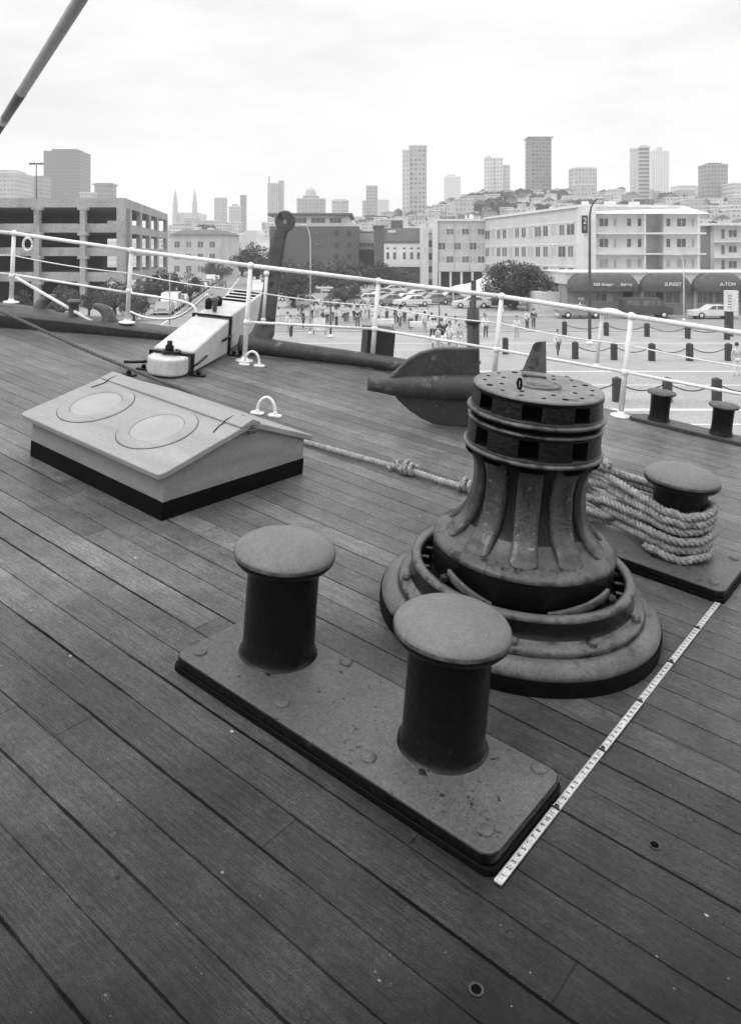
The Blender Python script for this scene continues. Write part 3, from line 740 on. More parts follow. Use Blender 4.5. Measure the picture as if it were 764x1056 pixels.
# ================================================================== RAILING
rt = empty('ship_railing', label='white pipe railing along the edge of the deck', cat='railing', mat=deck_matrix(0, 0))
posts = [(3.62, 8.15, .17), (4.08, 7.50, .16), (4.573, 6.324, .115), (4.771, 4.944, 0), (5.55, 4.18, 0), (5.76, 3.10, 0), (5.91, 2.10, 0), (6.0, .95, 0), (6.05, -.3, 0), (6.08, -1.6, 0), (6.1, -3.0, 0), (6.1, -4.5, 0)]
tops = {0: .84, 1: .835, 2: .80, 3: .815, 4: .752, 5: .765, 6: .755}
def post_lines(i):
    a, b, z = posts[i]; T = tops.get(i, .755)
    return (a, b, z, T)
lean = {2: (-.03, -.05), 1: (0, 0)}
for i in range(len(posts)):
    a, b, z, T = post_lines(i); la, lb = lean.get(i, (0, 0))
    MB().tube([(a, b, z), (a + la, b + lb, T)], [.022, .018], 12).build('stanchion', M_WHITER, rt)
    MB().lathe([(.075, z), (.075, z + .008), (.03, z + .018), (.022, z + .04)], 20, 0, Matrix.Translation((a, b, 0))).build('stanchion_foot', M_WHITER, rt)
    for hh in ((.335 if i > 2 else .42), T):
        f_ = (hh - z) / (T - z)
        MB().ball((a + la * f_, b + lb * f_, hh), .031, 0, 12, 8).build('ball_joint', M_WHITER, rt)
def railpts(h_of, idx):
    o = []
    for i in idx:
        a, b, z, T = post_lines(i); la, lb = lean.get(i, (0, 0)); hh = h_of(i, T); f_ = (hh - z) / (T - z)
        o.append((a + la * f_, b + lb * f_, hh))
    return o
rng_ = list(range(len(posts)))
for (i, j) in zip(rng_[:-1], rng_[1:]):
    A_, B_ = railpts(lambda k, T: T, (i, j))
    MB().tube([A_, B_], .0185, 12).build('top_rail', M_WHITER, rt)
    A_, B_ = railpts(lambda k, T: T - .215, (i, j))
    sag = [(A_[0] + (B_[0] - A_[0]) * q, A_[1] + (B_[1] - A_[1]) * q, A_[2] + (B_[2] - A_[2]) * q - .018 * math.sin(PI * q)) for q in [k / 10 for k in range(11)]]
    MB().tube(sag, .0058, 6).build('guard_wire', M_WHITER, rt)
    if i != 2:
        A_, B_ = railpts(lambda k, T: (.335 if k > 2 else T - .40), (i, j))
        MB().tube([A_, B_], .0115, 10).build('lower_rail', M_WHITER, rt)
A_ = Vector(railpts(lambda k, T: T - .40, (2,))[0])
MB().tube(smooth_path([A_, (4.66, 5.95, .40), (4.74, 5.75, .39), (4.775, 5.64, .36), (4.78, 5.60, .28), (4.78, 5.59, .06)], 8), .0115, 10).build('bent_rail', M_WHITER, rt)
for (a, b, z0, z1) in ((5.0, 5.0 - .02, .33, .735), (5.93, 2.33, .335, .75)):
    MB().tube([(a, b, z0), (a + .004, b, z1)], .014, 10).build('gate_stanchion', M_WHITER, rt)
    MB().ball((a, b, z1), .026, 0, 10, 6).build('ball_joint', M_WHITER, rt)
    MB().ball((a, b, z0), .022, 0, 10, 6).build('ball_joint', M_WHITER, rt)
gl = MB(); gl.tube([(5.93, 2.33, .76), (5.925, 2.28, .775), (5.92, 2.22, .775), (5.915, 2.17, .76), (5.91, 2.10, .755)], .015, 8); gl.build('gate_link', M_WHITER, rt)
hp_ = [vplane_(x, y, 5.25) for x, y in ((134, 321), (146, 326), (160, 328.5), (178, 328), (192, 322), (204, 312), (214, 303))]
MB().tube(smooth_path(hp_, 5), .012, 8).build('outboard_rail', M_WHITER, rt)
gr_ = MB().tube([(math.cos(2 * PI * k / 18) * .045, 0, math.sin(2 * PI * k / 18) * .062) for k in range(19)], .012, 8).build('rope_grommet', M_WHITER)
gr_.matrix_world = deck_matrix(4.13, 7.33, -.95, .745); tag(gr_, 'small white rope loop hanging from the top rail', 'rope loop')
sp_ = MB().tube([DK(4.16, 7.62, .40), DK(4.36, 6.55, .10)], .016, 8).build('rail_brace', M_WHITER); tag(sp_, 'thin white brace sloping down behind the bow horns', 'brace')

# ================================================================== ANCHOR
at_ = empty('stowed_anchor', label='big old iron anchor lying on the deck edge with broad fluke and upright shank', cat='anchor', mat=deck_matrix(4.63, 2.78, -PI / 4))
# local x = right along the palm, y = away, z = up
inv = at_.matrix_world.inverted()
def loc_of(a, b, h): return inv @ DK(a, b, h)
def pplane(px, py, y_off=0.0):
    """point of the photo on the palm's own plane (local y = y_off)"""
    d = inv.to_3x3() @ pix_dir(px, py); o_ = inv @ CAMP
    t_ = (y_off - o_.y) / d.y; return o_ + d * t_
outl = [(402, 388), (411, 379), (422, 369), (434, 362.5), (448, 359), (462, 358.2), (476, 358.5), (493.5, 358.5), (494.5, 388), (494.5, 415), (493, 440), (478, 440), (462, 439.5), (447, 437), (434, 431), (422, 423), (411, 413), (403, 403)]
pl_ = [pplane(*p) for p in outl]
minz = min(p.z for p in pl_)
Mz = Matrix(((1, 0, 0, 0), (0, 0, 1, 0), (0, 1, 0, 0), (0, 0, 0, 1)))
MB().prism([(p.x, max(.004, p.z)) for p in pl_], -.018, .026, 0, Mz).build('palm', M_RUST, at_, 0.012, 3)
ac = [pplane(x, y) for x, y in ((379, 394.5), (392, 396), (404, 397.5), (425, 397.5), (450, 398), (475, 398.5), (500, 399.5), (540, 401), (575, 402))]
arm = MB(); sect = [(math.cos(2 * PI * k / 14), math.sin(2 * PI * k / 14)) for k in range(14)]
arm.sweep([(p.x, -.03, p.z) for p in ac], [(a * .07, b * .07) for a, b in sect], scale=[(.55, .62), (.6, .72), (.62, .85), (.8, 1.05), (.95, 1.15), (1, 1.22), (1.05, 1.28), (1.1, 1.3), (1.1, 1.3)])
arm.build('arm', M_RUST, at_, 0.0)
S0 = loc_of(4.99, 5.05, .09)
shp = [loc_of(4.92, 5.16, .085), loc_of(5.0, 5.03, .09), loc_of(5.13, 4.83, .08), loc_of(5.32, 4.50, .072), loc_of(5.50, 4.12, .07), loc_of(5.60, 3.72, .075), loc_of(5.62, 3.2, .09), loc_of(5.5, 2.7, .12)]
MB().sweep(smooth_path(shp, 5), [(a * .085, b * .085) for a, b in sect], scale=[(1.05 - .35 * min(1, i / 22), 1.0 - .3 * min(1, i / 22)) for i in range(36)]).build('shank', M_RUST, at_)
B0 = Vector(loc_of(5.17, 5.06, .10))
up = Vector((0, 0, 1)); side = Vector((1, 0, 0))
st = [(-.115, .0, .17), (-.065, .08, .15), (-.04, .2, .115), (-.025, .4, .108), (.0, .7, .10), (.02, .92, .095), (.045, 1.02, .093)]
vs_ = []
oct_ = [(-.5, -.32), (-.32, -.5), (.32, -.5), (.5, -.32), (.5, .32), (.32, .5), (-.32, .5), (-.5, .32)]
for (dx, z_, w_) in st:
    for (ax, ay) in oct_:
        vs_.append((B0.x + dx * .9 + ax * w_ * 1.35, B0.y + ay * w_, B0.z + z_))
fs_ = [(i * 8 + q, i * 8 + (q + 1) % 8, (i + 1) * 8 + (q + 1) % 8, (i + 1) * 8 + q) for i in range(len(st) - 1) for q in range(8)]
sm_ = MB().add(vs_, fs_ + [tuple(range(7, -1, -1)), tuple((len(st) - 1) * 8 + q for q in range(8))], 0, False)
sk = sm_.build('stock', M_GREYIRON, at_, 0.004)
# eye at the head of the stock
em = MB(); ex, ez = B0.x + .068, B0.z + 1.09
ri, ro_ = .020, .090
K = 28; vs_ = []
for k in range(K):
    a = 2 * PI * k / K
    for (r_, y_) in ((ri, -.045), (ro_, -.045), (ro_, .045), (ri, .045)):
        vs_.append((ex + r_ * math.cos(a), B0.y + y_, ez + r_ * math.sin(a) * 1.05))
em.add(vs_, [(k * 4 + q, k * 4 + (q + 1) % 4, ((k + 1) % K) * 4 + (q + 1) % 4, ((k + 1) % K) * 4 + q) for k in range(K) for q in range(4)], 0, False)
em.build('eye', M_GREYIRON, sk, 0.008)
def vplane(px, py, V):
    """deck-frame point seen at a photo pixel on the plane a = V"""
    d = pix_dir(px, py); o_ = CAMP - DO
    t_ = (V - o_.dot(AV)) / d.dot(AV); p = o_ + d * t_
    return Vector((p.dot(AV), p.dot(BV), p.dot(NN)))
fin = [inv @ (DO + AV * q.x + BV * q.y + NN * q.z) for q in [vplane(x, y, 5.62) for x, y in ((534, 388), (535, 383), (541, 380), (547, 366), (552, 354), (555, 352), (561, 352), (561.5, 388))]]
fm = MB(); nf = len(fin); off = inv.to_3x3() @ (AV * .035)
fm.add([p - off for p in fin] + [p + off for p in fin], [tuple(range(nf)), tuple(range(2 * nf - 1, nf - 1, -1))] + [(i, (i + 1) % nf, nf + (i + 1) % nf, nf + i) for i in range(nf)])
fm.build('upper_fluke_tip', M_GREYIRON, at_, 0.004)
# dark box outboard
bo = empty('deck_box', label='dark square wooden box behind the white railing', cat='box', mat=deck_matrix(5.72, 4.26, -PI / 4 + .1))
MB().box(-.125, .125, -.11, .11, 0.0, .30).build('box_body', surf('dark_box_paint', .03, .045, 5, .6), bo, .004)
MB().box(-.13, .13, -.115, .115, .30, .315).build('lid', surf('dark_box_paint', .03, .045), bo, .003)
MB().box(-.13, .13, -.119, -.111, .035, .06).build('batten', M_GREYIRON, bo, .002)

# ================================================================== FOLDING RULE
rl = empty('folding_rule', label='white folding measuring rule of six sections laid across the planks', cat='ruler', mat=deck_matrix(1.622, 0.741)); rl.scale = (1, .86, 1)
M_RULE = surf('white_rule_lacquer', 0.4, 0.55, 30, 0.45, patches=(0.35, 30, 0.6, 0.72))
M_INK = surf('black_rule_ink', 0.01, 0.015, 10, 0.5)
FT = 0.3048; IN = FT / 12
for k in range(6):
    z0 = 0.0015 + (0.0042 if k % 2 == 0 else 0.001); bent = (0, .0015, -.001, .001, -.0015, .0005)[k]
    sec = MB().prism(rrect(k * FT - .006, (k + 1) * FT + .006, -.012 + bent, .012 + bent, .004), z0 - .0012, z0 + .0032)
    so = sec.build('rule_section', M_RULE, rl, .0006)
    inkm = MB(); zt = z0 + .0034
    for i in range(1, 96):
        x = k * FT + IN / 8 * i
        if i % 8 == 0: l = .011
        elif i % 4 == 0: l = .006
        else: l = .0035
        inkm.add([(x - .0003, .0118 + bent - l, zt), (x + .0003, .0118 + bent - l, zt), (x + .0003, .0118 + bent, zt), (x - .0003, .0118 + bent, zt)], [(0, 1, 2, 3)])
        if i % 8 == 0:
            inkm.add([(x - .0003, -.0118 + bent, zt), (x + .0003, -.0118 + bent, zt), (x + .0003, -.0065 + bent, zt), (x - .0003, -.0065 + bent, zt)], [(0, 1, 2, 3)])
    inkm.build('graduations', M_INK, so)
    for i in range(1, 12):
        cu = bpy.data.curves.new('numeral', 'FONT'); cu.body = str(i); cu.size = .0185; cu.align_x = 'CENTER'; cu.align_y = 'CENTER'; cu.offset = .0006; cu.extrude = .00002
        cu.materials.append(M_INK)
        no = text_mesh('numeral', cu); no.parent = so
        no.location = (k * FT + IN * i - .0055, bent - .001, zt + .0001); no.scale = (.9, 1.0, 1)
    if k < 5:
        MB().lathe([(.0075, 0), (.007, .0035), (.0001, .0042)], 14, 0, Matrix.Translation(((k + 1) * FT, 0, .0085)), cap=False).build('joint_rivet', M_INK, so)
        MB().box((k + 1) * FT - .010, (k + 1) * FT - .0075, -.0125, .0125, z0 + .002, z0 + .0085).build('joint_plate', M_INK, so)

# ================================================================== SPAR ABOVE THE BOW
def PXY(px, py, Y): return CAMP + pix_dir(px, py) * Y
sp = empty('spar', PXY(4, 124, 19.5), label='round spar slanting up across the sky with dark served lower end', cat='spar')
i0 = sp.matrix_world.inverted()
P0, P1 = PXY(4, 124, 19.5), PXY(82, 0, 13.7)
bpy.context.view_layer.update()
def along(q): return P0 + (P1 - P0) * q - Vector(sp.location)
MB().tube([along(.30), along(2.2)], [.108, .118], 24).build('spar_timber', surf('weathered_spar_wood', .34, .52, 6, .7, .4, 60, streak=(4, 1, 1)), sp)
MB().tube([along(.035), along(.16), along(.30)], [.100, .106, .112], 24).build('served_section', surf('dark_serving', .15, .22, 30, .7, .4, 60), sp)
MB().tube([along(-.02), along(.035)], [.106, .108], 24).build('white_band', surf('spar_band_paint', .5, .6, 5, .5), sp)
MB().tube([along(-2.2), along(-.02)], [.092, .098], 24).build('served_section', MATS['dark_serving'], sp)

GRIT = 0

# ================================================================== SETTING ON SHORE
M_CONC = surf('pale_plaza_concrete', 0.27, 0.38, 0.25, 0.8, patches=(0.3, 0.08, 0.5, 0.62))
M_ASPH = surf('old_asphalt', 0.22, 0.3, 0.4, 0.85, patches=(0.2, 0.1, 0.52, 0.66))
M_PAINT = surf('road_paint', 0.6, 0.75, 2, 0.7)
M_KERB = surf('kerb_stone', 0.4, 0.5, 2, 0.8)
M_LAWN = surf('mown_lawn', 0.07, 0.12, 0.8, 0.9)
M_HILL = surf('hillside_scrub', 0.2, 0.36, 0.05, 0.9, patches=(0.42, 0.03, 0.5, 0.6))
def sheet(name, poly, z, mat, label=None):
    o = MB().add([(p[0], p[1], z) for p in poly], [tuple(range(len(poly)))]).build(name, mat); return tag(o, label, kind='structure')
sheet('ground', [(-1800, 20), (1800, 20), (1800, 1600), (-1800, 1600)], 0.0, M_CONC)
MB().box(-1800, 1800, 19.6, 20.0, -6, .25).build('quay_wall', surf('quay_concrete', .2, .3, .5, .8))['kind'] = 'structure'
mw = surf('harbour_water', 0.02, 0.03, 0.3, 0.08, 0.4, 1.2, 0.1)
sheet('water', [(-1800, -1200), (1800, -1200), (1800, 19.6), (-1800, 19.6)], -2.4, mw)
ST = -0.139
def street_x(Y): return -27.5 + ST * (Y - 163)
def ribbon(name, off0, off1, Y0, Y1, z, mat, h=None, n=2):
    mb = MB()
    vs = []
    for i in range(n + 1):
        Y = Y0 + (Y1 - Y0) * i / n; zz = z if h is None else h(street_x(Y), Y) + z
        vs += [(street_x(Y) + off0, Y, zz), (street_x(Y) + off1, Y, zz)]
    mb.add(vs, [(2 * i, 2 * i + 1, 2 * i + 3, 2 * i + 2) for i in range(n)])
    o = mb.build(name, mat); o['kind'] = 'structure'; return o
# cross street in front of the shops with kerbs and paint
sheet('cross_street', [(-300, 67.5), (400, 67.5), (400, 83.0), (-300, 83.0)], 0.006, M_ASPH)
for a, b in ((83.0, 83.25),):
    MB().box(-300, 400, a, b, 0, .13).build('kerb', M_KERB)['kind'] = 'structure'
MB().box(-9, 400, 67.1, 67.4, 0, .12).build('kerb', M_KERB)['kind'] = 'structure'
sheet('pavement', [(8, 83.25), (400, 83.25), (400, 88), (8, 88)], 0.1, M_CONC)
ribbon('street', -6.2, 6.2, 22, 360, 0.010, M_ASPH, n=8)
ribbon('centre_line', -.12, .12, 22, 360, 0.015, M_PAINT)
ribbon('lane_line', -3.9, -3.75, 22, 200, 0.015, M_PAINT); ribbon('lane_line', 3.75, 3.9, 22, 200, 0.015, M_PAINT)
ribbon('pavement', 6.2, 9.4, 84, 300, 0.11, M_CONC); ribbon('pavement', -9.4, -6.2, 84, 300, 0.11, M_CONC)
for Y_, hw in ((58.5, .35), (54.3, .12), (44.5, .16), (39.8, .10), (33.5, .2), (30.6, .1)):
    sheet('plaza_strip', [(-8, Y_ - hw), (60, Y_ - hw), (60, Y_ + hw), (-8, Y_ + hw)], 0.006, M_KERB if Y_ > 50 else M_PAINT)
sheet('plaza_apron', [(2, 44.7), (70, 44.7), (70, 54.2), (2, 54.2)], 0.004, surf('grey_paving', .28, .36, .5, .8))
sheet('lawn', [(-14, 100), (4, 100), (4, 126), (-14, 126)], 0.02, M_LAWN)

HP = [(-400, 18), (120, 23), (200, 24), (245, 23), (300, 28), (380, 31), (430, 38), (470, 47), (500, 50), (560, 51), (640, 49), (764, 47), (1100, 40)]
def ridge(px):
    if px <= HP[0][0]: return HP[0][1]
    for (a, b), (c, d) in zip(HP, HP[1:]):
        if px <= c: return b + (d - b) * (px - a) / (c - a)
    return HP[-1][1]
def hz(X, Y):
    if Y < 200: return -0.6
    px = CX + F * X / Y
    q = min(1, max(0, (Y - 230) / 430)); q = q * q * (3 - 2 * q) * .35 + q * .65
    bumps = 1.4 * math.sin(X * .021 + 1) * math.sin(Y * .017) * q
    return -0.6 * (1 - q) + ridge(px) * q + bumps
mb = MB(); NX, NY = 90, 46; vs = []
for j in range(NY + 1):
    Y = 200 + (1500 - 200) * (j / NY) ** 1.3
    for i in range(NX + 1):
        px = -500 + 1800 * i / NX; X = (px - CX) / F * Y; vs.append((X, Y, hz(X, Y) if j < NY else -5))
mb.add(vs, [(j * (NX + 1) + i, j * (NX + 1) + i + 1, (j + 1) * (NX + 1) + i + 1, (j + 1) * (NX + 1) + i) for j in range(NY) for i in range(NX)], 0, True)
mb.build('hills', M_HILL)['kind'] = 'structure'
ribbon('hill_street', -4.5, 4.5, 300, 640, 0.5, M_ASPH, h=hz, n=24)

# ------------------------------------------------------------------ building helpers
def winmat(name, wall, glass, bay, floor, fx, fz, jitter=0.35, wobble=0.1):
    """wall with a regular field of windows, some with drawn blinds; metres in object space"""
    if name in MATS: return MATS[name]
    m = bpy.data.materials.new(name); t = NT(m); c = t.coord(); x, y, z = t.sep(c)
    u = t.math('DIVIDE', t.math('ADD', x, t.math('MULTIPLY', y, 1.0)), bay); v = t.math('DIVIDE', z, floor)
    iu = t.math('FLOOR', u); iv = t.math('FLOOR', v); fu = t.math('FRACT', u); fv = t.math('FRACT', v)
    a = t.math('LESS_THAN', t.math('ABSOLUTE', t.math('SUBTRACT', fu, 0.5)), fx / 2)
    b = t.math('LESS_THAN', t.math('ABSOLUTE', t.math('SUBTRACT', fv, 0.5)), fz / 2)
    rnd = t.white(t.comb(iu, iv, 3.0))
    g = t.mix(t.math('LESS_THAN', rnd, jitter), glass, wall * .75)
    nrm = t.sep(t.n.new('ShaderNodeNewGeometry').outputs['Normal'])
    side = t.math('LESS_THAN', t.math('ABSOLUTE', nrm[2]), 0.5)
    w_ = t.math('MULTIPLY', wall, t.rng(t.noise(c, .15, 4), .3, .7, 1 - wobble, 1 + wobble))
    msk = t.math('MULTIPLY', t.math('MULTIPLY', a, b), side)
    t.base(t.mix(msk, w_, g)); t.rough(t.mix(msk, .85, .25))
    MATS[name] = m; return m
M_POST0 = surf('aerial_metal', .1, .15, 4)
def wallm(v):
    v = min(.74, v * 1.55) if .29 < v < .6 else min(v, .72)
    return surf('wall_tone_%02d' % round(v * 100), v * .88, v * 1.08, .4, .85, patches=(v * .8, .25, .55, .7))
M_GLASS = surf('dark_window_glass', 0.08, 0.2, 2, 0.12)
M_BLIND = surf('pale_window_blind', 0.4, 0.55, 2, 0.6)
M_ROOFG = surf('gravel_roof', 0.3, 0.42, 1, 0.9)
M_TRIM = surf('painted_trim', 0.6, 0.72, 3, 0.6)

def tower(px0, px1, pyt, Y, label, wall, glass, bay, floor, fx, fz, tops=(), depth=None, name='tower_block', jit=.3, rz=0, round_=False, group='towers on the skyline', cap=None):
    X0, X1 = (px0 - CX) / F * Y, (px1 - CX) / F * Y; W = X1 - X0; D = depth or W * .9
    zb = min(hz(X0, Y), hz(X1, Y)) - 3 if Y > 200 else 0
    zt = ZP(pyt, Y); t = empty(name, ((X0 + X1) / 2, Y + D / 2, zb), rz, label, 'tower', group)
    m = winmat('%s_w%d_%d' % (name, round(wall * 100), round(px0)), wall, glass, bay, floor, fx, fz, jit)
    H = zt - zb
    if round_: MB().prism(rrect(-W / 2, W / 2, -D / 2, D / 2, W * .3, 8), 0, H, 0, smooth=False).build('wall', m, t)
    else: MB().box(-W / 2, W / 2, -D / 2, D / 2, 0, H).build('wall', m, t)
    MB().box(-W / 2 - .25, W / 2 + .25, -D / 2 - .25, D / 2 + .25, H, H + .9).build('parapet', wallm(cap or wall), t)
    for (a, b, py) in tops:      # penthouses and set-backs in pixel columns
        xa, xb = (a - (px0 + px1) / 2) / F * Y, (b - (px0 + px1) / 2) / F * Y
        MB().box(xa, xb, -D * .32, D * .32, H + .9, ZP(py, Y) - zb).build('penthouse', m, t)
    return t
tower(45, 82, 156, 820, 'tall dark grey slab tower rising behind the parking garage', .11, .07, 2.2, 3.4, .5, .5, [(51, 77, 152.5)], group=None)
tower(24, 45, 182, 700, 'low grey block just left of the dark slab tower', .26, .15, 3, 3.5, .6, .4)
tower(-30, 17, 178, 640, 'pale office block at the far left edge behind the garage', .4, .2, 3, 3.5, .6, .4, [(-20, 12, 174)])
tower(95.5, 116, 190, 640, 'squat rounded grey block over the garage roof', .24, .16, 3, 3.6, .8, .3, [(97, 114, 188)], round_=True)
tower(82, 96, 199, 600, 'small plain block between slab tower and rounded block', .36, .25, 3, 3.6, .4, .4)
tower(221, 232.5, 204, 900, 'slim pale tower right of the twin church spires', .38, .2, 3, 3.4, .5, .5)
tower(236, 247, 213, 850, 'low stepped pale block left of the thin dark tower', .42, .25, 3, 3.4, .5, .5, [(239, 245, 210)])
tower(247.5, 253.5, 201.5, 950, 'thin darker tower standing alone in the gap', .22, .12, 3, 3.4, .5, .5)
tower(276, 287, 189, 860, 'pale ribbed tower with raised right core above the iron eye', .42, .22, 2.2, 3.4, .55, .9, [(276.5, 277.3, 181)])
tower(287, 292.5, 186.5, 862, 'narrow blank core attached beside the ribbed tower', .36, .25, 4, 3.4, .2, .9)
tower(377.5, 389.5, 192, 760, 'slim tower with a low shoulder left of centre', .36, .17, 2.6, 3.2, .6, .5, [(380, 388, 190.5)])
tower(373.5, 378, 207, 758, 'low shoulder wing of the slim tower', .4, .2, 2.6, 3.2, .5, .5)
tower(389.5, 401, 206, 1000, 'hazy low tower right of the slim tower', .5, .35, 2.6, 3.2, .5, .5)
tower(342, 359, 207, 700, 'rounded pale apartment block between dome and slim tower', .42, .3, 3, 3.2, .6, .5, [(344, 357, 205)], round_=True)
t_ = tower(306, 334.5, 205, 720, 'broad pale hotel crowned with a dome', .34, .24, 3.2, 3.4, .5, .6, [(312, 328, 201)], name='domed_hotel', group=None); t_['category'] = 'hotel'
Hh = ZP(201, 720) - (t_.location.z)
MB().lathe([(4.9, 0), (4.9, 2.5), (4.6, 4.2), (3.6, 6.2), (2.2, 7.2), (.7, 7.8), (.3, 9), (.0001, 9.2)], 24, 0, Matrix.Translation((-.8, 0, Hh)), cap=False).build('dome', wallm(.3), t_)
tower(415, 422.5, 155, 520, 'paler narrow wing of the tallest central tower', .5, .32, 2.2, 3.0, .35, .5)
tower(422.5, 440, 150.5, 521, 'tallest central apartment tower with balconies down its face', .40, .15, 2.6, 3.0, .55, .45, [(424, 436, 148.5)], jit=.45)
tower(459, 475, 182, 1050, 'faint hazy stepped tower', .55, .45, 3, 3.6, .5, .5, [(462, 470, 179)])
tower(500, 508, 163, 640, 'white gridded tower, tall left shaft', .62, .3, 2.3, 3.1, .45, .5, [(502, 506, 160)], jit=.2)
tower(508, 518.5, 163.5, 642, 'white gridded tower, broad middle shaft', .62, .3, 2.3, 3.1, .45, .5, jit=.2)
tower(518.5, 526, 170.5, 645, 'white gridded tower, stepped right shaft', .55, .3, 2.3, 3.1, .45, .5, jit=.2)
tower(544.5, 570, 141.5, 660, 'tall dark ribbed tower standing on the ridge', .2, .07, 2.6, 3.1, .6, .6, round_=True, jit=.4, group=None, cap=.2)
tower(591.5, 615.5, 173.5, 640, 'mid height pale gridded block on the ridge', .45, .25, 2.8, 3.1, .6, .5, [(597, 613, 171.5)], jit=.3)
tower(651.5, 659.5, 153, 620, 'blank pale left half of the banded tower', .5, .4, 8, 3.1, .2, .3)
tower(659.5, 670.5, 151.5, 618, 'balcony banded right half of the rounded tower', .4, .11, 30, 3.0, .98, .5, [(662, 668, 149.5)], round_=True, jit=.1)
tower(672.5, 690, 156, 860, 'hazy white tower close behind the banded tower', .6, .42, 2.8, 3.1, .5, .9, [(679, 684, 151)])
tower(728, 750.5, 170, 620, 'stepped grey brick apartment block near the right edge', .24, .12, 2.5, 3.1, .55, .5, [(733, 746, 167)], jit=.3)
tower(756, 790, 189, 600, 'low pale block on the ridge at the right edge', .5, .3, 3, 3.2, .7, .4)
tower(700, 727, 191.5, 700, 'long low white block on the ridge between two towers', .55, .35, 3, 3.2, .6, .4)
# church with twin spires
ch = empty('church', GP(191, 760, hz((191 - CX) / F * 760, 760) - 2), 0, 'hazy church with two matching needle spires on the hill', 'church')
zb = ch.location.z
MB().box(-12, 12, 0, 40, 0, ZP(219, 760) - zb).build('nave', wallm(.36), ch)
for px in (181.3, 201.3):
    x = (px - 191) / F * 760; o = empty('spire_tower', (x, -2, 0)); o.parent = ch
    H1 = ZP(208, 760) - zb; H2 = ZP(194, 760) - zb
    MB().box(-1.9, 1.9, -1.9, 1.9, 0, H1).box(-1.4, 1.4, -1.4, 1.4, H1, H1 + 5).build('belfry', surf('church_stone', .4, .5, .4), o)
    MB().lathe([(1.5, H1 + 5), (.85, H1 + 8), (.4, H1 + 11), (.12, H2)], 8, 0, smooth=False).build('spire', surf('church_stone', .4, .5), o)

# ------------------------------------------------------------------ hillside houses
random.seed(21)
house_protos = []
def make_house(W, D, H, tone, kind, wname):
    t = empty('hillside_house', (0, 0, -500))
    m = winmat(wname, tone, .16, 2.3, 2.9, .38, .42, .4)
    MB().box(-W / 2, W / 2, -D / 2, D / 2, -6, H).build('wall', m, t)
    if kind == 'flat': MB().box(-W / 2 - .3, W / 2 + .3, -D / 2 - .3, D / 2 + .3, H, H + .6).build('roof', wallm(min(.6, tone)), t)
    else:
        g = [(-W / 2 - .4, H), (W / 2 + .4, H), (0, H + W * .28)]
        MB().prism(g, -D / 2 - .4, D / 2 + .4, 0, Matrix(((1, 0, 0, 0), (0, 0, 1, 0), (0, 1, 0, 0), (0, 0, 0, 1)))).build('roof', surf('dark_shingle', .1, .16, 1, .9), t)
    return t
for i, (W, D, H, tone, kind) in enumerate(((8, 11, 5.5, .62, 'flat'), (9, 11, 7.5, .5, 'flat'), (7, 11, 5, .55, 'gable'), (11, 12, 10, .42, 'flat'), (7.5, 11, 6, .36, 'flat'), (8.5, 12, 6, .3, 'gable'), (16, 13, 6, .6, 'flat'))):
    h = make_house(W, D, H, tone, kind, 'house_wall_%d' % i); house_protos.append((h, kid_map(h), ('white', 'cream', 'white', 'pale grey', 'grey', 'grey', 'long white')[i], kind))
LANDM = [(191, 'the twin church spires'), (227, 'the slim pale tower'), (250, 'the thin dark tower'), (282, 'the ribbed tower'), (320, 'the domed hotel'), (350, 'the rounded block'), (383, 'the slim shouldered tower'), (428, 'the tallest central tower'),
         (467, 'the faint stepped tower'), (513, 'the white stepped tower'), (557, 'the dark ribbed tower'), (603, 'the pale gridded block'), (662, 'the banded tower'), (681, 'the hazy white tower'), (712, 'the long white block'), (739, 'the stepped grey block'), (765, 'the low pale ridge block')]
n_h = 0; used = {}
far_mb = MB(); far_mats = [winmat('house_wall_%d' % i, .5, .16, 2.3, 2.9, .38, .42, .4) for i in range(5)] + [surf('dark_shingle', .1, .16, 1, .9)]
n_far = 0
def place_house(k, X, Y, s_, rz):
    global n_h
    h, km, tone, kind = house_protos[k]
    o = h if k not in used else copy_tree(h, km); used[k] = 1
    o.location = (X, Y, hz(X, Y)); o.rotation_euler = (0, 0, rz); o.scale = (s_, s_, s_ * random.uniform(.85, 1.15))
    hpx = CX + F * X / Y
    lm = min(LANDM, key=lambda q: abs(q[0] - hpx)); lvl = 'near the foot of the slope' if Y < 380 else ('halfway up the slope' if Y < 520 else 'near the crest')
    tag(o, '%s %s house %s, %s %s' % (tone, 'flat roofed' if kind == 'flat' else 'gabled', lvl, 'below' if abs(lm[0] - hpx) < 7 else ('left of' if hpx < lm[0] else 'right of'), lm[1]), 'house', 'houses packed on the hillside')
    n_h += 1
Y = 262
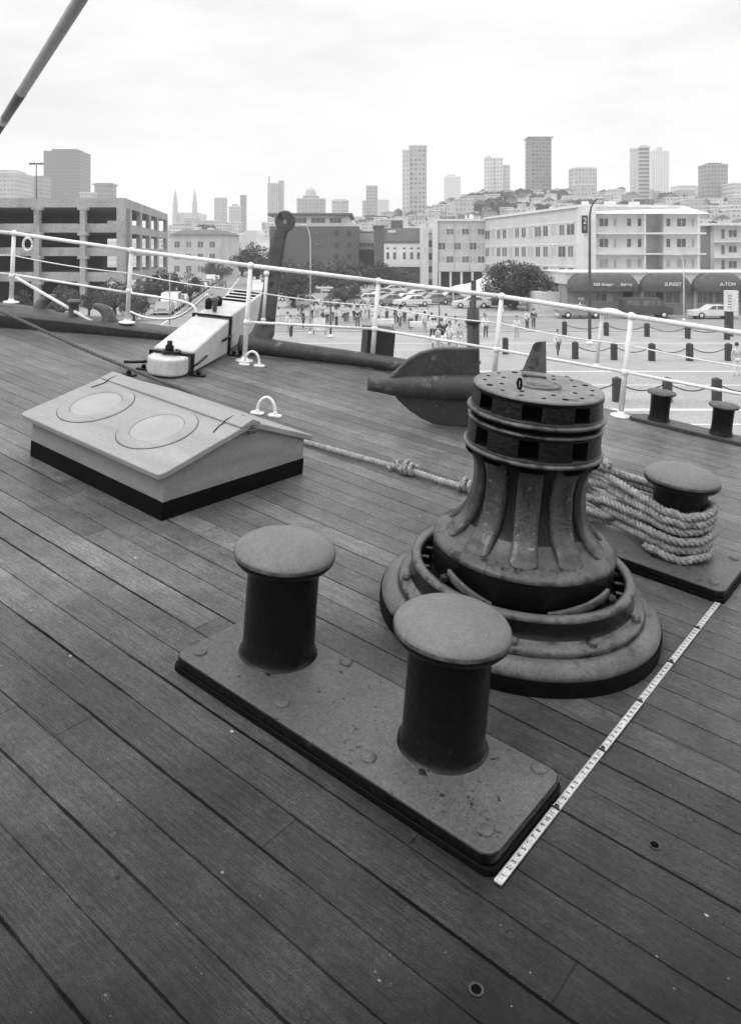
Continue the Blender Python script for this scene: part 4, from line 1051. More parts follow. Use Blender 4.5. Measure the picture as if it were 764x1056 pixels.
while Y < 690:
    px = 170 + random.uniform(0, 10)
    while px < 790:
        X = (px - CX) / F * Y; step = random.uniform(8.5, 12.5) / Y * F
        zt = hz(X, Y) + 7; pyt = CY - (zt - CAMZ) / Y * F
        vis = (176 < px < 278) or (278 <= px < 440 and pyt < 236) or (px >= 440 and pyt < 224)
        if abs(X - street_x(Y)) < 11: vis = False
        if px > 470 and 500 < Y < 640 and random.random() < .25: vis = False
        if vis and n_h >= 296 and random.random() < .95:
            w_, d_, h_ = random.uniform(4, 7.5), random.uniform(5, 7), random.uniform(4, 8.5); z_ = hz(X, Y)
            far_mb.box(X - w_ / 2, X + w_ / 2, Y - d_, Y + d_, z_ - 5, z_ + h_, random.randrange(5)); n_far += 1
            if random.random() < .5: far_mb.prism([(X - w_ / 2 - .3, z_ + h_), (X + w_ / 2 + .3, z_ + h_), (X, z_ + h_ + w_ * .3)], Y - d_ - .3, Y + d_, 5, Matrix(((1, 0, 0, 0), (0, 0, 1, 0), (0, 1, 0, 0), (0, 0, 0, 1))))
        elif vis and random.random() < .93:
            k = random.choices(range(7), (5, 4, 4, 2, 2, 2, 1.5))[0]
            place_house(k, X, Y, random.uniform(.65, 1.05), random.uniform(-.12, .12) + (-.14 if px < 300 else 0))
        px += step * (.62 if n_h >= 296 else 1)
    Y += 19 + Y * .012
if n_far:
    fo_ = far_mb.build('distant_houses', far_mats); tag(fo_, 'mass of tiny pale houses along the crest of the hill', kind='stuff')
for k, p in enumerate(house_protos):
    if k not in used: place_house(k, (500 - CX) / F * 400, 400, 1, 0)

# ------------------------------------------------------------------ parking garage
gt = empty('parking_garage', (-30.2, 100, 0), 0, 'concrete multi storey parking garage with open decks', 'garage')
gc = surf('garage_concrete', .3, .42, .3, .85, patches=(.22, .4, .56, .68)); 
poly = [(-40, 1.5), (0, 0), (-4.9, 41), (-44, 41)]
def inset(pl, d):
    cx_ = sum(p[0] for p in pl) / 4; cy_ = sum(p[1] for p in pl) / 4
    return [(p[0] + (d if p[0] < cx_ else -d), p[1] + (d if p[1] < cy_ else -d)) for p in pl]
for (za, zb_) in ((12.2, 13.35), (9.1, 10.2), (6.2, 7.25), (3.05, 4.2)):
    MB().prism(poly, za, zb_).build('parking_deck', gc, gt)
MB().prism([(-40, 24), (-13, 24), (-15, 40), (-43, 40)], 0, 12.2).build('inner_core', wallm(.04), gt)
for px in (-38, -10, 37.5, 85):
    X = (px - CX) / F * 99.6 + 30.2
    for z1 in (12.2, 9.1, 6.2, 3.05): MB().box(X - .62, X + .62, -.5, .45, z1 - .4, z1 - .003).build('capital', gc, gt, .05)
    MB().box(X - .33, X + .33, -.42, .4, 0, 12.2).build('column', gc, gt, .04)
MB().box(-.95, -.04, -.06, .9, 0, 12.2).build('column', gc, gt)
for q in (.10, .3, .5, .7, .97):
    X, Y_ = -4.9 * q, 41 * q
    MB().box(X - .5, X + .08, Y_ - .4, Y_ + .5, 0, 12.2).build('column', gc, gt)
MB().box(-.5, .02, 1.4, 4.4, 0, 12.2, M=Matrix.Rotation(.119, 4, 'Z')).build('stair_tower', wallm(.2), gt)
for k, (x, z_) in enumerate(((-26, 10.2), (-19, 10.2), (-12, 7.25), (-6, 7.25), (-30, 7.25), (-9, 4.2), (-22, 4.2))):
    pass
lp = empty('roof_lamp', GP(37.5, 104, 13.35), 0, 'twin headed lamp post on the garage roof', 'lamp post')
MB().tube([(0, 0, 0), (0, 0, ZP(168.5, 104) - 13.35)], [.1, .07], 8).build('pole', wallm(.2), lp)
hh = ZP(168.5, 104) - 13.35
for s_ in (-1, 1): MB().box(s_ * .2 - .1, s_ * .9, -.15, .15, hh - .1, hh + .12).build('lamp_head', wallm(.18), lp) if s_ > 0 else MB().box(-.9, -.1, -.15, .15, hh - .1, hh + .12).build('lamp_head', wallm(.18), lp)

# ------------------------------------------------------------------ generic building with separate windows
def building(name, X, Y, rz, label, cat): return empty(name, (X, Y, 0), rz, label, cat)
def window(par, x0, x1, z0, z1, y=0.0, glass=None, frame=None, mull=1):
    f = MB(); t = .07
    f.box(x0 - t, x1 + t, y - .05, y + .02, z0 - t, z0); f.box(x0 - t, x1 + t, y - .05, y + .02, z1, z1 + t)
    f.box(x0 - t, x0, y - .048, y + .02, z0, z1); f.box(x1, x1 + t, y - .048, y + .02, z0, z1)
    for k in range(1, mull + 1):
        xm = x0 + (x1 - x0) * k / (mull + 1); f.box(xm - .03, xm + .03, y - .046, y + .02, z0, z1)
    fo = f.build('window', frame or M_TRIM, par)
    MB().box(x0, x1, y - .018, y - .004, z0, z1).build('pane', glass or M_GLASS, fo)
def px2x(px, Y, X0): return (px - CX) / F * Y - X0

# brick warehouse behind the anchor stock
Y0 = 170; X0 = (278 - CX) / F * Y0
br = building('brick_warehouse', X0, Y0, 0, 'dark brick warehouse with pale set back top floor', 'warehouse')
W = (370 - 278) / F * Y0; Ht = ZP(233, Y0)
MB().box(0, W, 0, 28, 0, Ht).build('wall', surf('dark_brick', .10, .15, 3, .85, streak=(.3, .3, 3)), br)
MB().box(.6, W - 2.2, 2.5, 24, Ht, ZP(222, Y0 + 2.5)).build('top_floor', wallm(.5), br)
MB().box(-.6, W - 1.4, 1.4, 25, ZP(222, Y0 + 2.5), ZP(219, Y0)).build('roof', wallm(.14), br)
for (a, b) in ((303, 316), (321, 335), (340, 352), (285, 297)):
    window(br, px2x(a, Y0 + 2.5, X0), px2x(b, Y0 + 2.5, X0), ZP(229.5, Y0 + 2.5), ZP(224.5, Y0 + 2.5), 2.5, wallm(.22), mull=2)
for (a, b, c, d) in ((322, 331, 234.5, 241), (322, 331, 248, 252.5), (322, 331, 260, 264), ):
    window(br, px2x(a, Y0, X0), px2x(b, Y0, X0), ZP(d, Y0), ZP(c, Y0), 0, M_GLASS, wallm(.14), 2)
for a in (290, 345, 358):
    for c in (238, 250, 262): window(br, px2x(a, Y0, X0), px2x(a + 4, Y0, X0), ZP(c + 5, Y0), ZP(c, Y0), 0, wallm(.07), wallm(.12), 0)
# small linking block
Y0 = 182; X0 = (368 - CX) / F * Y0
lk = building('link_block', X0, Y0, 0, 'low grey block squeezed between the two dark brick buildings', 'building')
W = 20 / F * Y0
MB().box(0, W, 0, 16, 0, ZP(239, Y0)).build('wall', wallm(.34), lk); MB().box(0, W, -3, -.02, 0, ZP(257, Y0)).build('porch', wallm(.11), lk)
MB().box(-.2, W + .2, -.2, 16, ZP(239, Y0), ZP(238, Y0)).build('roof', M_ROOFG, lk)
window(lk, .6, W - .6, ZP(254, Y0), ZP(250, Y0), 0, M_GLASS, mull=3)
# factory with pale arcaded lower front
Y0 = 160; X0 = (386 - CX) / F * Y0
fb = building('old_cannery', X0, Y0, 0, 'dark brick building with pale lower front and small arched windows', 'building')
W = (436 - 386) / F * Y0; x1 = px2x(396, Y0, X0)
MB().box(0, x1, 0, 20, 0, ZP(233, Y0)).build('side_tower', surf('dark_brick', .1, .14, 3, .85), fb)
MB().box(x1, W, .4, 20, ZP(250, Y0), ZP(235, Y0)).build('upper_wall', wallm(.24), fb)
MB().box(x1, W, 0, 20, 0, ZP(250, Y0) - .003).build('lower_wall', wallm(.5), fb)
MB().box(-.2, x1 + .2, -.2, 20.2, ZP(233, Y0), ZP(232, Y0)).build('parapet', wallm(.2), fb)
MB().box(px2x(404, Y0, X0), px2x(416, Y0, X0), 3, 8, ZP(235, Y0), ZP(226.5, Y0)).build('roof_house', wallm(.14), fb)
MB().box(x1, W + .2, -.12, .38, ZP(250, Y0) - .1, ZP(249, Y0) + .2).build('cornice', wallm(.16), fb)
for a in (398.5, 405.5, 415.5, 423, 430):
    window(fb, px2x(a, Y0, X0), px2x(a + 2.8, Y0, X0), ZP(267, Y0), ZP(260, Y0), 0, M_GLASS, wallm(.4), 0)
    window(fb, px2x(a, Y0, X0), px2x(a + 2.8, Y0, X0), ZP(256.5, Y0), ZP(255, Y0), 0, M_GLASS, wallm(.4), 0)
MB().box(x1, W, -.5, -.02, 0, ZP(275, Y0)).build('dark_arcade', wallm(.06), fb)
MB().box(px2x(400, Y0, X0), px2x(408, Y0, X0), .32, .39, ZP(239.5, Y0), ZP(237, Y0)).build('wall_sign', wallm(.7), fb)
# motel: long wing, white end, balcony block
mo = building('motel', 0, 0, 0, 'long three storey motel with window bands and white end wall', 'motel')
A0 = Vector(((500 - CX) / F * 150, 150, 0)); A1 = Vector(((603 - CX) / F * 110, 110, 0))
zt = 12.85
def facade_frame(A, B):
    d = (B - A); L_ = d.length; return Matrix.Translation(A) @ Matrix.Rotation(math.atan2(d.y, d.x), 4, 'Z'), L_
FM, FL = facade_frame(A0, A1)
wg = empty('wing', (0, 0, 0)); wg.parent = mo; wg.matrix_local = FM
MB().box(0, FL, 0, 14, 0, zt).build('wall', wallm(.40), wg)
MB().box(-.1, FL + .1, -.3, 14.2, zt, zt + .35).build('roof', wallm(.5), wg)
for zr in (9.1, 6.0, 2.9):
    MB().box(0, FL, -.06, -.003, zr + 1.75, zr + 2.0).build('band', wallm(.48), wg)
nwin = 14
for r_, zr in enumerate((9.15, 6.05, 3.0)):
    for k in range(nwin):
        x = FL * (k + .5) / nwin; w2 = FL / nwin * (.30 if (k * 7 + r_ * 3) % 4 else .42)
        window(wg, x - w2, x + w2, zr, zr + 1.5, 0, (M_GLASS, M_BLIND, wallm(.2), M_BLIND)[(k * 5 + r_ * 2 + k // 3) % 4] if True else None, wallm(.45), 1)
# front wing facing the water
X0 = (446 - CX) / F * 150; W = A0.x - X0
fw = empty('wing', (X0, 150, 0)); fw.parent = mo
zt2 = ZP(225.5, 150)
MB().box(.9, W, 0, 13, ZP(280, 150), zt2 - .4).build('wall', wallm(.36), fw)
MB().box(-.1, W + .2, -.3, 13.3, zt2 - .4, zt2).build('roof', wallm(.45), fw)
MB().box(0, .9, -.5, 12, 0, zt2 - .41).build('pier', wallm(.7), fw); MB().box(-1.75, -.7, .5, 12, 0, ZP(233, 150)).build('pier', wallm(.66), fw)
MB().box(-.7, 0, 1.2, 12, 0, ZP(240, 150)).build('stair_wall', winmat('stair_open', .6, .1, 3, 2.4, .8, .5, 0), fw)
MB().box(1.0, W, -.2, -.003, ZP(279.5, 150), ZP(271, 150)).build('balcony_front', wallm(.66), fw)
for k in range(4):
    x = 1.0 + (W - 1.0) * k / 3; MB().box(x - .06, x + .06, -.26, -.205, ZP(280, 150), zt2 - .5).build('fin', wallm(.3), fw)
for r_, (pa, pb) in enumerate(((235.5, 241.5), (250, 257), (264, 270.5))):
    for k in range(6):
        x = 1.0 + (W - 1.0) * (k + .5) / 6
        window(fw, x - .62, x + .62, ZP(pb, 150), ZP(pa, 150), 0, (M_BLIND, wallm(.22), M_BLIND, M_GLASS)[(k + r_ * 3) % 4], wallm(.5), 1)
MB().box(1.0, W, 2.5, 12.5, 0, ZP(280, 150) - .01).build('undercroft', wallm(.1), fw)
for k in range(5): MB().box(1.1 + (W - 1.6) * k / 4, 1.5 + (W - 1.6) * k / 4, -.1, .3, 0, ZP(280, 150) - .005).build('pier', wallm(.55), fw)
# balcony block
mb_t = building('balcony_motel', A1.x, 110, 0, 'pale three storey motel block with recessed balconies and thin white floor lines', 'motel')
X0 = A1.x; Y0 = 110; W = (722 - 603) / F * Y0
zr_ = ZP(213, Y0)
xl = px2x(611, Y0, X0)
MB().box(-.5, xl, -1.6, 15, 0, zr_ + .1).build('end_wall', wallm(.75), mb_t)
xr0, xr1 = px2x(664, Y0, X0), px2x(684, Y0, X0)
MB().box(xl, xr0, 0, 14, 0, ZP(220, Y0)).box(xr1, W, 0, 14, 0, ZP(220, Y0)).box(xr0, xr1, 3.0, 14, 0, ZP(220, Y0)).build('wall', wallm(.5), mb_t)
MB().add([(xl - .3, -1.5, ZP(220.5, Y0)), (W + .6, -1.5, ZP(220.5, Y0)), (W + .6, 15, ZP(220.5, Y0)), (xl - .3, 15, ZP(220.5, Y0)), (xl - .3, -1.3, ZP(220, Y0)), (W + .6, -1.3, ZP(220, Y0)), (W - .5, 4.5, zr_ + .4), (xl, 4.5, zr_ + .4), (xl, 15, zr_ + .4), (W - .5, 15, zr_ + .4)],
         [(0, 1, 5, 4), (4, 5, 6, 7), (7, 6, 9, 8), (0, 3, 2, 1), (1, 2, 9, 6, 5)]).build('roof', wallm(.5), mb_t)
for py in (240.5, 261.5, 281):
    MB().box(xl + .02, W + .3, -1.3, -.01, ZP(py + .9, Y0), ZP(py - .9, Y0)).build('balcony_slab', wallm(.8), mb_t)
    MB().box(xr0, xr1, 0, 2.98, ZP(py + .9, Y0), ZP(py - .9, Y0)).build('balcony_slab', wallm(.4), mb_t)
for px in (662, 716.5):
    x = px2x(px, Y0, X0); MB().box(x - .12, x + .12, -1.2, -.95, 0, ZP(221, Y0)).build('post', wallm(.8), mb_t)
for (a, b) in ((665, 672.5), (674, 682.5)):
    for (c, d) in ((225, 237), (245.5, 258), (266.5, 278)): window(mb_t, px2x(a, Y0 + 3, X0), px2x(b, Y0 + 3, X0), ZP(d, Y0 + 3), ZP(c, Y0 + 3), 2.98, M_GLASS, wallm(.2), 1)
for (a, b, m_) in ((618, 627, 0), (633, 635.5, 1), (646.5, 650.5, 0), (657.5, 661, 0), (687, 691, 0), (698, 707, 0), (713, 715.5, 1)):
    for r_, (c, d) in enumerate(((225, 233), (246, 254.5), (267, 275.5))):
        window(mb_t, px2x(a, Y0, X0), px2x(b, Y0, X0), ZP(d, Y0), ZP(c, Y0), 0, M_GLASS if (m_ == 0 and r_ < 2) else wallm(.3), wallm(.5), 1 if b - a > 5 else 0)
sg = MB().box(0, .95, -.16, .16, 0, 2.75).build('vertical_sign', wallm(.05), None, .02)
sgt = sg; sg.location = ((600 - CX) / F * 108, 108.1, ZP(240, 108)); sg.scale = (.78, 1, .85); tag(sg, 'narrow black vertical sign with pale figure on the white end wall', 'sign')
def text(par, s_, x, y, z, size, mat, rx=90, name='lettering', bold=.02, ext=.01):
    cu = bpy.data.curves.new(name, 'FONT'); cu.body = s_; cu.size = size; cu.align_x = 'CENTER'; cu.align_y = 'CENTER'; cu.extrude = ext; cu.offset = bold; cu.materials.append(mat)
    o = text_mesh(name, cu); o.parent = par; o.location = (x, y, z); o.rotation_euler = (R(rx), 0, 0); return o
text(sg, '2', .47, -.175, 1.85, 1.4, M_TRIM, bold=.0); text(sg, '1', .47, -.175, .75, 1.0, M_TRIM, bold=.0)
MB().box(.35, .6, .165, .37, .4, .6).box(.35, .6, .165, .37, 2.2, 2.4).build('bracket', wallm(.1), sg)
# second motel to the right
Y0 = 122; X0 = (723 - CX) / F * Y0
m2 = building('corner_motel', X0, Y0, 0, 'darker fronted three storey motel partly cut by the right edge', 'motel'); W = 24
MB().box(0, 2.0, 1.5, 14, 0, ZP(232, Y0)).build('stair_bay', wallm(.26), m2)
MB().box(2.0, W, 0, 14, 0, ZP(232.5, Y0)).build('wall', wallm(.42), m2)
MB().box(1.0, W + .5, -1.2, 14.2, ZP(232.4, Y0), ZP(230, Y0)).build('roof', wallm(.52), m2)
for py in (249, 265, 281.5): MB().box(1.6, W, -1.0, -.003, ZP(py + .7, Y0), ZP(py - .7, Y0)).build('balcony_slab', wallm(.7), m2)
for k in range(6):
    for (c, d) in ((236, 246), (252.5, 262), (268, 278)):
        x = 3.0 + 3.5 * k; window(m2, x, x + .5, ZP(d, Y0), ZP(c, Y0), 0, wallm(.2), wallm(.4), 0); window(m2, x + 1.1, x + 2.3, ZP(d - 2, Y0), ZP(c + 1, Y0), 0, M_GLASS, wallm(.4), 1)
# grey hip-roofed apartments beside the garage
Y0 = 215; X0 = (176 - CX) / F * Y0
hp = building('corner_apartments', X0, Y0, -.13, 'grey three storey apartments with dark hipped roof beyond the garage', 'building'); W = 13.5
MB().box(0, W, 0, 17, 0, ZP(241, Y0)).build('wall', wallm(.33), hp)
z0_, z1_ = ZP(241.5, Y0), ZP(236.5, Y0)
MB().add([(-.6, -.6, z0_), (W + .6, -.6, z0_), (W + .6, 17.6, z0_), (-.6, 17.6, z0_), (2.5, 3, z1_), (W - 2.5, 3, z1_), (W - 2.5, 14, z1_), (2.5, 14, z1_)], [(0, 1, 5, 4), (1, 2, 6, 5), (2, 3, 7, 6), (3, 0, 4, 7), (4, 5, 6, 7), (3, 2, 1, 0)]).build('roof', wallm(.14), hp)
for k in range(4):
    for zz in (8.2, 5.0, 1.8): window(hp, 1 + 3.2 * k, 2.5 + 3.2 * k, zz, zz + 1.6, 0, M_GLASS if (k + int(zz)) % 3 else wallm(.25), wallm(.45), 1)
# roof clutter
for par, z_, x0_, x1_, y_ in ((br, Ht, 1, 16, 26), (wg, zt + .35, 3, 40, 6), (fw, zt2, 2, 8, 6), (mb_t, zr_ + .4, 4, 13, 9), (hp, 8.9 + 3.5, 4, 9, 8)):
    rc = random.Random(len(par.name) + int(z_ * 7))
    for k in range(6):
        x = rc.uniform(x0_, x1_); s_ = rc.uniform(.25, .7)
        MB().box(x - s_, x + s_, y_ - s_, y_ + s_, z_ - .4, z_ + rc.uniform(.4, 1.3)).build('roof_vent', wallm(rc.choice((.2, .4, .5))), par)
    MB().tube([(x0_ + 1, y_, z_ - .3), (x0_ + 1, y_, z_ + 2.6)], .04, 5).build('aerial', M_POST0, par)
# shop row with barrel awnings
Y0 = 85; X0 = (584.5 - CX) / F * Y0
sh = building('shop_row', X0, Y0, 0, 'single storey shops under three dark rounded awnings', 'shops'); W = 34
zr = ZP(281.5, Y0)
MB().box(0, W, 0, 12, 0, zr - 1.153).build('wall', wallm(.28), sh)
MB().box(-.2, W + .2, -.12, 12.2, zr - 1.15, zr).build('parapet', wallm(.66), sh)
MB().box(-.3, W + .3, -.3, 12.3, zr + .002, zr + .15).build('coping', wallm(.7), sh)
MB().box(-2.5, -.02, 3, 9, 0, 2.3).build('side_wall', wallm(.6), sh)
M_AWN = surf('dark_awning_canvas', .07, .11, 2, .8, .3, 8, .02)
def awning(px0, px1, texts):
    x0, x1 = px2x(px0, Y0 - 1.3, X0), px2x(px1, Y0 - 1.3, X0); Wd = x1 - x0
    za, zb_ = ZP(297, Y0 - 1.3), ZP(281.2, Y0 - .9)
    NXa, NA = 26, 9; vs_ = []
    for i in range(NXa + 1):
        q = i / NXa; x = x0 + Wd * q
        e = min(q, 1 - q) * Wd
        k = math.sqrt(max(0, 1 - (1 - min(1, e / 1.75)) ** 2))
        k = max(k, .02)
        for j in range(NA + 1):
            a = PI / 2 * j / NA
            vs_.append((x, -1.5 * (.35 + .65 * k) * math.cos(a) - .02, za + (zb_ - za) * k * math.sin(a)))
        vs_.append((x, -1.5 * (.35 + .65 * k) - .02, za - .32))
    nn = NA + 2; fs_ = []
    for i in range(NXa):
        for j in range(NA): fs_.append((i * nn + j, (i + 1) * nn + j, (i + 1) * nn + j + 1, i * nn + j + 1))
        fs_.append((i * nn, (i + 1) * nn, (i + 1) * nn + NA + 1, i * nn + NA + 1))
    fs_ += [tuple(range(nn - 1)), tuple(NXa * nn + j for j in range(nn - 1))]
    o = MB().add(vs_, fs_, 0, True).build('awning', M_AWN, sh)
    for (s_, px, sz) in texts: text(o, s_, px2x(px, Y0 - 1.5, X0), -1.60, za + .40, sz, M_TRIM, bold=.012)
awning(586, 661.5, (('F&B Shoppe', 622, .42), ('Bakery', 645.5, .42)))
awning(662, 716, (('SUNSET', 693.5, .5),))
awning(716.5, 771, (('A-TOM', 750, .5),)); awning(771.5, 826, ())
def shopwin(a, b, c, d, glass=M_GLASS, fr=None, mull=1): window(sh, px2x(a, Y0, X0), px2x(b, Y0, X0), ZP(d, Y0), ZP(c, Y0), 0, glass, fr or wallm(.3), mull)
shopwin(614, 625, 303, 310); shopwin(625.8, 631, 303, 310, M_BLIND, mull=0); shopwin(663, 675, 300, 316, mull=2); shopwin(686, 701, 299, 312, mull=1); shopwin(703, 706, 299, 313, wallm(.3), mull=0)
shopwin(719, 735, 299, 312, mull=2); shopwin(737, 746, 299, 312, mull=0); shopwin(760, 770, 299, 312)
dr = MB().box(px2x(642.5, Y0, X0), px2x(652, Y0, X0), -.06, -.003, .1, ZP(298.5, Y0)).build('door', wallm(.03), sh)
MB().box(px2x(647, Y0, X0), px2x(647.4, Y0, X0), -.12, -.063, .9, 1.3).build('handle', M_TRIM, dr)
dr = MB().box(px2x(677, Y0, X0), px2x(683, Y0, X0), -.06, -.003, .1, ZP(299, Y0)).build('door', wallm(.08), sh)
MB().box(px2x(681.5, Y0, X0), px2x(681.9, Y0, X0), -.12, -.063, .9, 1.3).build('handle', M_TRIM, dr)
MB().box(px2x(596, Y0, X0), px2x(602, Y0, X0), -.05, -.003, ZP(309.5, Y0), ZP(306.5, Y0)).build('notice', M_TRIM, sh)
for px in (661.7, 716.3, 771.2): MB().box(px2x(px, Y0, X0) - .15, px2x(px, Y0, X0) + .15, -.12, -.003, .1, ZP(297, Y0)).build('pilaster', wallm(.34), sh)

# tent roof
tn = empty('tent', GP(505, 104, 0), 0, 'wide pale canvas tent roof left of the round tree', 'tent')
vs_ = []; NXa = 16
for i in range(NXa + 1):
    q = i / NXa; x = -5.2 + 11.5 * q
    for j in range(7):
        r_ = j / 6; y = -3.4 + 6.8 * r_
        zz = 1.9 + 2.6 * math.sin(PI * r_) ** .8 * (min(1, q * 1.25)) ** .8 * (1 - .25 * max(0, (q - .8) / .2)) + .12 * math.sin(i * 1.3)
        vs_.append((x, y, zz))
MB().add(vs_, [(i * 7 + j, (i + 1) * 7 + j, (i + 1) * 7 + j + 1, i * 7 + j + 1) for i in range(NXa) for j in range(6)], 0, True).build('canvas', surf('tent_canvas', .6, .72, .6, .8), tn)
for x in (-5, -1.2, 2.5, 6.2):
    for y in (-3.3, 3.3): MB().tube([(x, y, 0), (x, y, 1.95)], .05, 6).build('pole', wallm(.5), tn)

# ------------------------------------------------------------------ trees
def leafmat(name, a, b):
    if name in MATS: return MATS[name]
    m = bpy.data.materials.new(name); t = NT(m)
    oi = t.n.new('ShaderNodeObjectInfo').outputs['Random']
    v = t.rng(t.noise(t.coord(), .8, 3), .3, .7, a, b)
    t.base(t.math('MULTIPLY', v, t.rng(oi, 0, 1, .8, 1.25))); t.rough(.75); t.spec(.2); MATS[name] = m; return m
M_BARK = surf('tree_bark', .05, .09, 6, .9)
def tree_proto(name, cw, chh, trunk, n_leaf, leaf, seed, mat, shape='round'):
    rr = random.Random(seed); t = empty(name, (0, 0, -600))
    tr = MB(); tr.tube([(0, 0, -.3), (.05, 0, trunk * .5), (.0, .05, trunk), (.1, 0, trunk + chh * .4)], [.055 * cw + .04, .045 * cw + .03, .035 * cw + .03, .02], 8)
    clumps = []
    for k in range(60 if name == 'round_tree' else 26):
        while True:
            p = Vector((rr.uniform(-1, 1), rr.uniform(-1, 1), rr.uniform(-.75, 1)))
            if p.length < 1: break
        p = p.normalized() * (p.length ** .45)
        if shape == 'cone': p.x *= (1 - p.z) * .5 + .1; p.y *= (1 - p.z) * .5 + .1
        clumps.append((Vector((p.x * cw * .42, p.y * cw * .42, trunk + chh * .45 + p.z * chh * .42)), rr.uniform(.09, .21) * cw * (1.2 if name == 'round_tree' else 1)))
    for c, r_ in clumps[:9]: tr.tube([(0, 0, trunk * .8), tuple(c * .6 + Vector((0, 0, trunk * .35))), tuple(c)], [.03 * cw, .018 * cw, .008 * cw], 5)
    tr.build('trunk', M_BARK, t)
    cr_ = MB()
    for k in range(n_leaf):
        c, r_ = rr.choice(clumps)
        d = Vector((rr.gauss(0, 1), rr.gauss(0, 1), rr.gauss(0, 1))).normalized() * r_ * rr.uniform(.55, 1.0)
        p = c + Vector((d.x, d.y, d.z * .75)); s_ = leaf * rr.uniform(.6, 1.3)
        u_ = Vector((rr.gauss(0, 1), rr.gauss(0, 1), rr.gauss(0, .7))).normalized(); v_ = u_.orthogonal().normalized()
        q_ = Matrix.Rotation(rr.uniform(0, 6), 3, u_) @ v_
        cr_.add([p - u_ * s_, p + q_ * s_ * .6, p + u_ * s_, p - q_ * s_ * .6], [(0, 1, 2, 3)])
    cr_.build('crown', mat, t); return t
M_LF = leafmat('dark_foliage', .055, .12); M_LF2 = leafmat('mid_foliage', .075, .15)
protos = {
 'round': tree_proto('round_tree', 7.4, 4.9, 1.4, 12000, .15, 1, M_LF),
 'street': tree_proto('street_tree', 5, 4.2, 2.2, 2600, .15, 2, M_LF2),
 'bushy': tree_proto('bushy_tree', 8, 5.2, 1.8, 4600, .19, 3, M_LF2),
 'hill': tree_proto('hillside_tree', 14, 9, 1.5, 2200, .8, 4, M_LF),
 'tall': tree_proto('cypress_tree', 7, 13, 1.0, 2200, .6, 5, M_LF, 'cone'),
}
kms = {k: kid_map(v) for k, v in protos.items()}; tused = {}
def plant(kind, X, Y, s_, label, z=None, group=None, sz=None):
    o = protos[kind] if kind not in tused else copy_tree(protos[kind], kms[kind]); tused[kind] = 1
    o.location = (X, Y, (0 if Y < 200 else hz(X, Y) - .5) if z is None else z); o.rotation_euler = (0, 0, random.uniform(0, 6)); o.scale = (s_, s_, sz or s_)
    tag(o, label, 'tree'); 
    if group: o['group'] = group
    elif 'group' in o: del o['group']
    return o
plant('round', (530 - CX) / F * 94, 94, .98, 'large dark round topped tree in front of the motel', sz=.92)
plant('street', (571 - CX) / F * 90, 90, .62, 'small leafy street tree beside the shop row')
plant('street', (562 - CX) / F * 93, 93, .5, 'smallest thin tree between the round tree and the shops')
for i, (px, Y_, s_, lab) in enumerate(((293, 118, .8, 'tree just right of the iron stock'), (318, 122, .8, 'tree under the dark brick wall'), (345, 112, .85, 'bushy tree in the middle of the plaza edge'), (368, 128, .75, 'tree in front of the link block'),
        (395, 140, .75, 'tree in front of the cannery'), (303, 96, .62, 'lower tree in front of the plaza crowd'), (355, 98, .5, 'low tree nearest the waiting crowd'), (416, 145, .6, 'tree by the dark arcade'), (330, 140, .8, 'tree deep under the warehouse wall'))):
    plant('bushy', (px - CX) / F * Y_, Y_, s_, lab)
for i, (px, Y_, s_, lab) in enumerate(((266, 165, 1.25, 'big bushy tree left of the iron stock'), (250, 240, 1.3, 'tree at the foot of the rising street'), (224, 200, .9, 'tree beside the hipped apartments'), (232, 250, 1.1, 'farther tree along the rising street'))):
    plant('bushy', (px - CX) / F * Y_, Y_, s_, lab)
for i, (px, Y_, s_, lab) in enumerate(((196, 100, .85, 'street tree between garage and street'), (60, 76, .62, 'bush like tree under the garage, left'), (92, 80, .6, 'tree under the second garage column'), (118, 84, .7, 'tree at the garage corner'), (150, 95, .75, 'tree beside the garage side wall'), (166, 104, .8, 'last tree along the garage side'), (22, 78, .6, 'tree at the far left under the garage'), (138, 78, .45, 'low tree nearest the left street'))):
    plant('bushy' if i % 2 else 'street', (px - CX) / F * Y_, Y_, s_ * .8, lab)
random.seed(33)
for i in range(62):
    px = random.choice([random.uniform(478, 540), random.uniform(520, 600), random.uniform(600, 764), random.uniform(180, 270), random.uniform(340, 440)]); Y_ = random.uniform(470, 640)
    X = (px - CX) / F * Y_
    if abs(X - street_x(Y_)) < 12: continue
    plant('hill', X, Y_, random.uniform(.5, 1.0), 'dark rounded tree among the houses %s %s' % ('left of' if px < min(LANDM, key=lambda q: abs(q[0] - px))[0] else 'right of', min(LANDM, key=lambda q: abs(q[0] - px))[1]), group='trees among the hillside houses')
for px, Y_ in ((487, 600), (493, 598), (537, 620), (541, 600), (575, 600), (512, 540), (480, 580), (552, 570), (655, 470), (662, 472), (670, 468), (648, 475), (706, 560), (713, 565)):
    plant('hill', (px - CX) / F * Y_, Y_, random.uniform(.7, 1.1), 'dark tree crowding the ridge close %s %s' % ('left of' if px < min(LANDM, key=lambda q: abs(q[0] - px))[0] else 'right of', min(LANDM, key=lambda q: abs(q[0] - px))[1]), group='trees crowding the ridge')
plant('tall', (735 - CX) / F * 330, 330, 1.0, 'single dark cypress standing above the right motel', sz=.95)

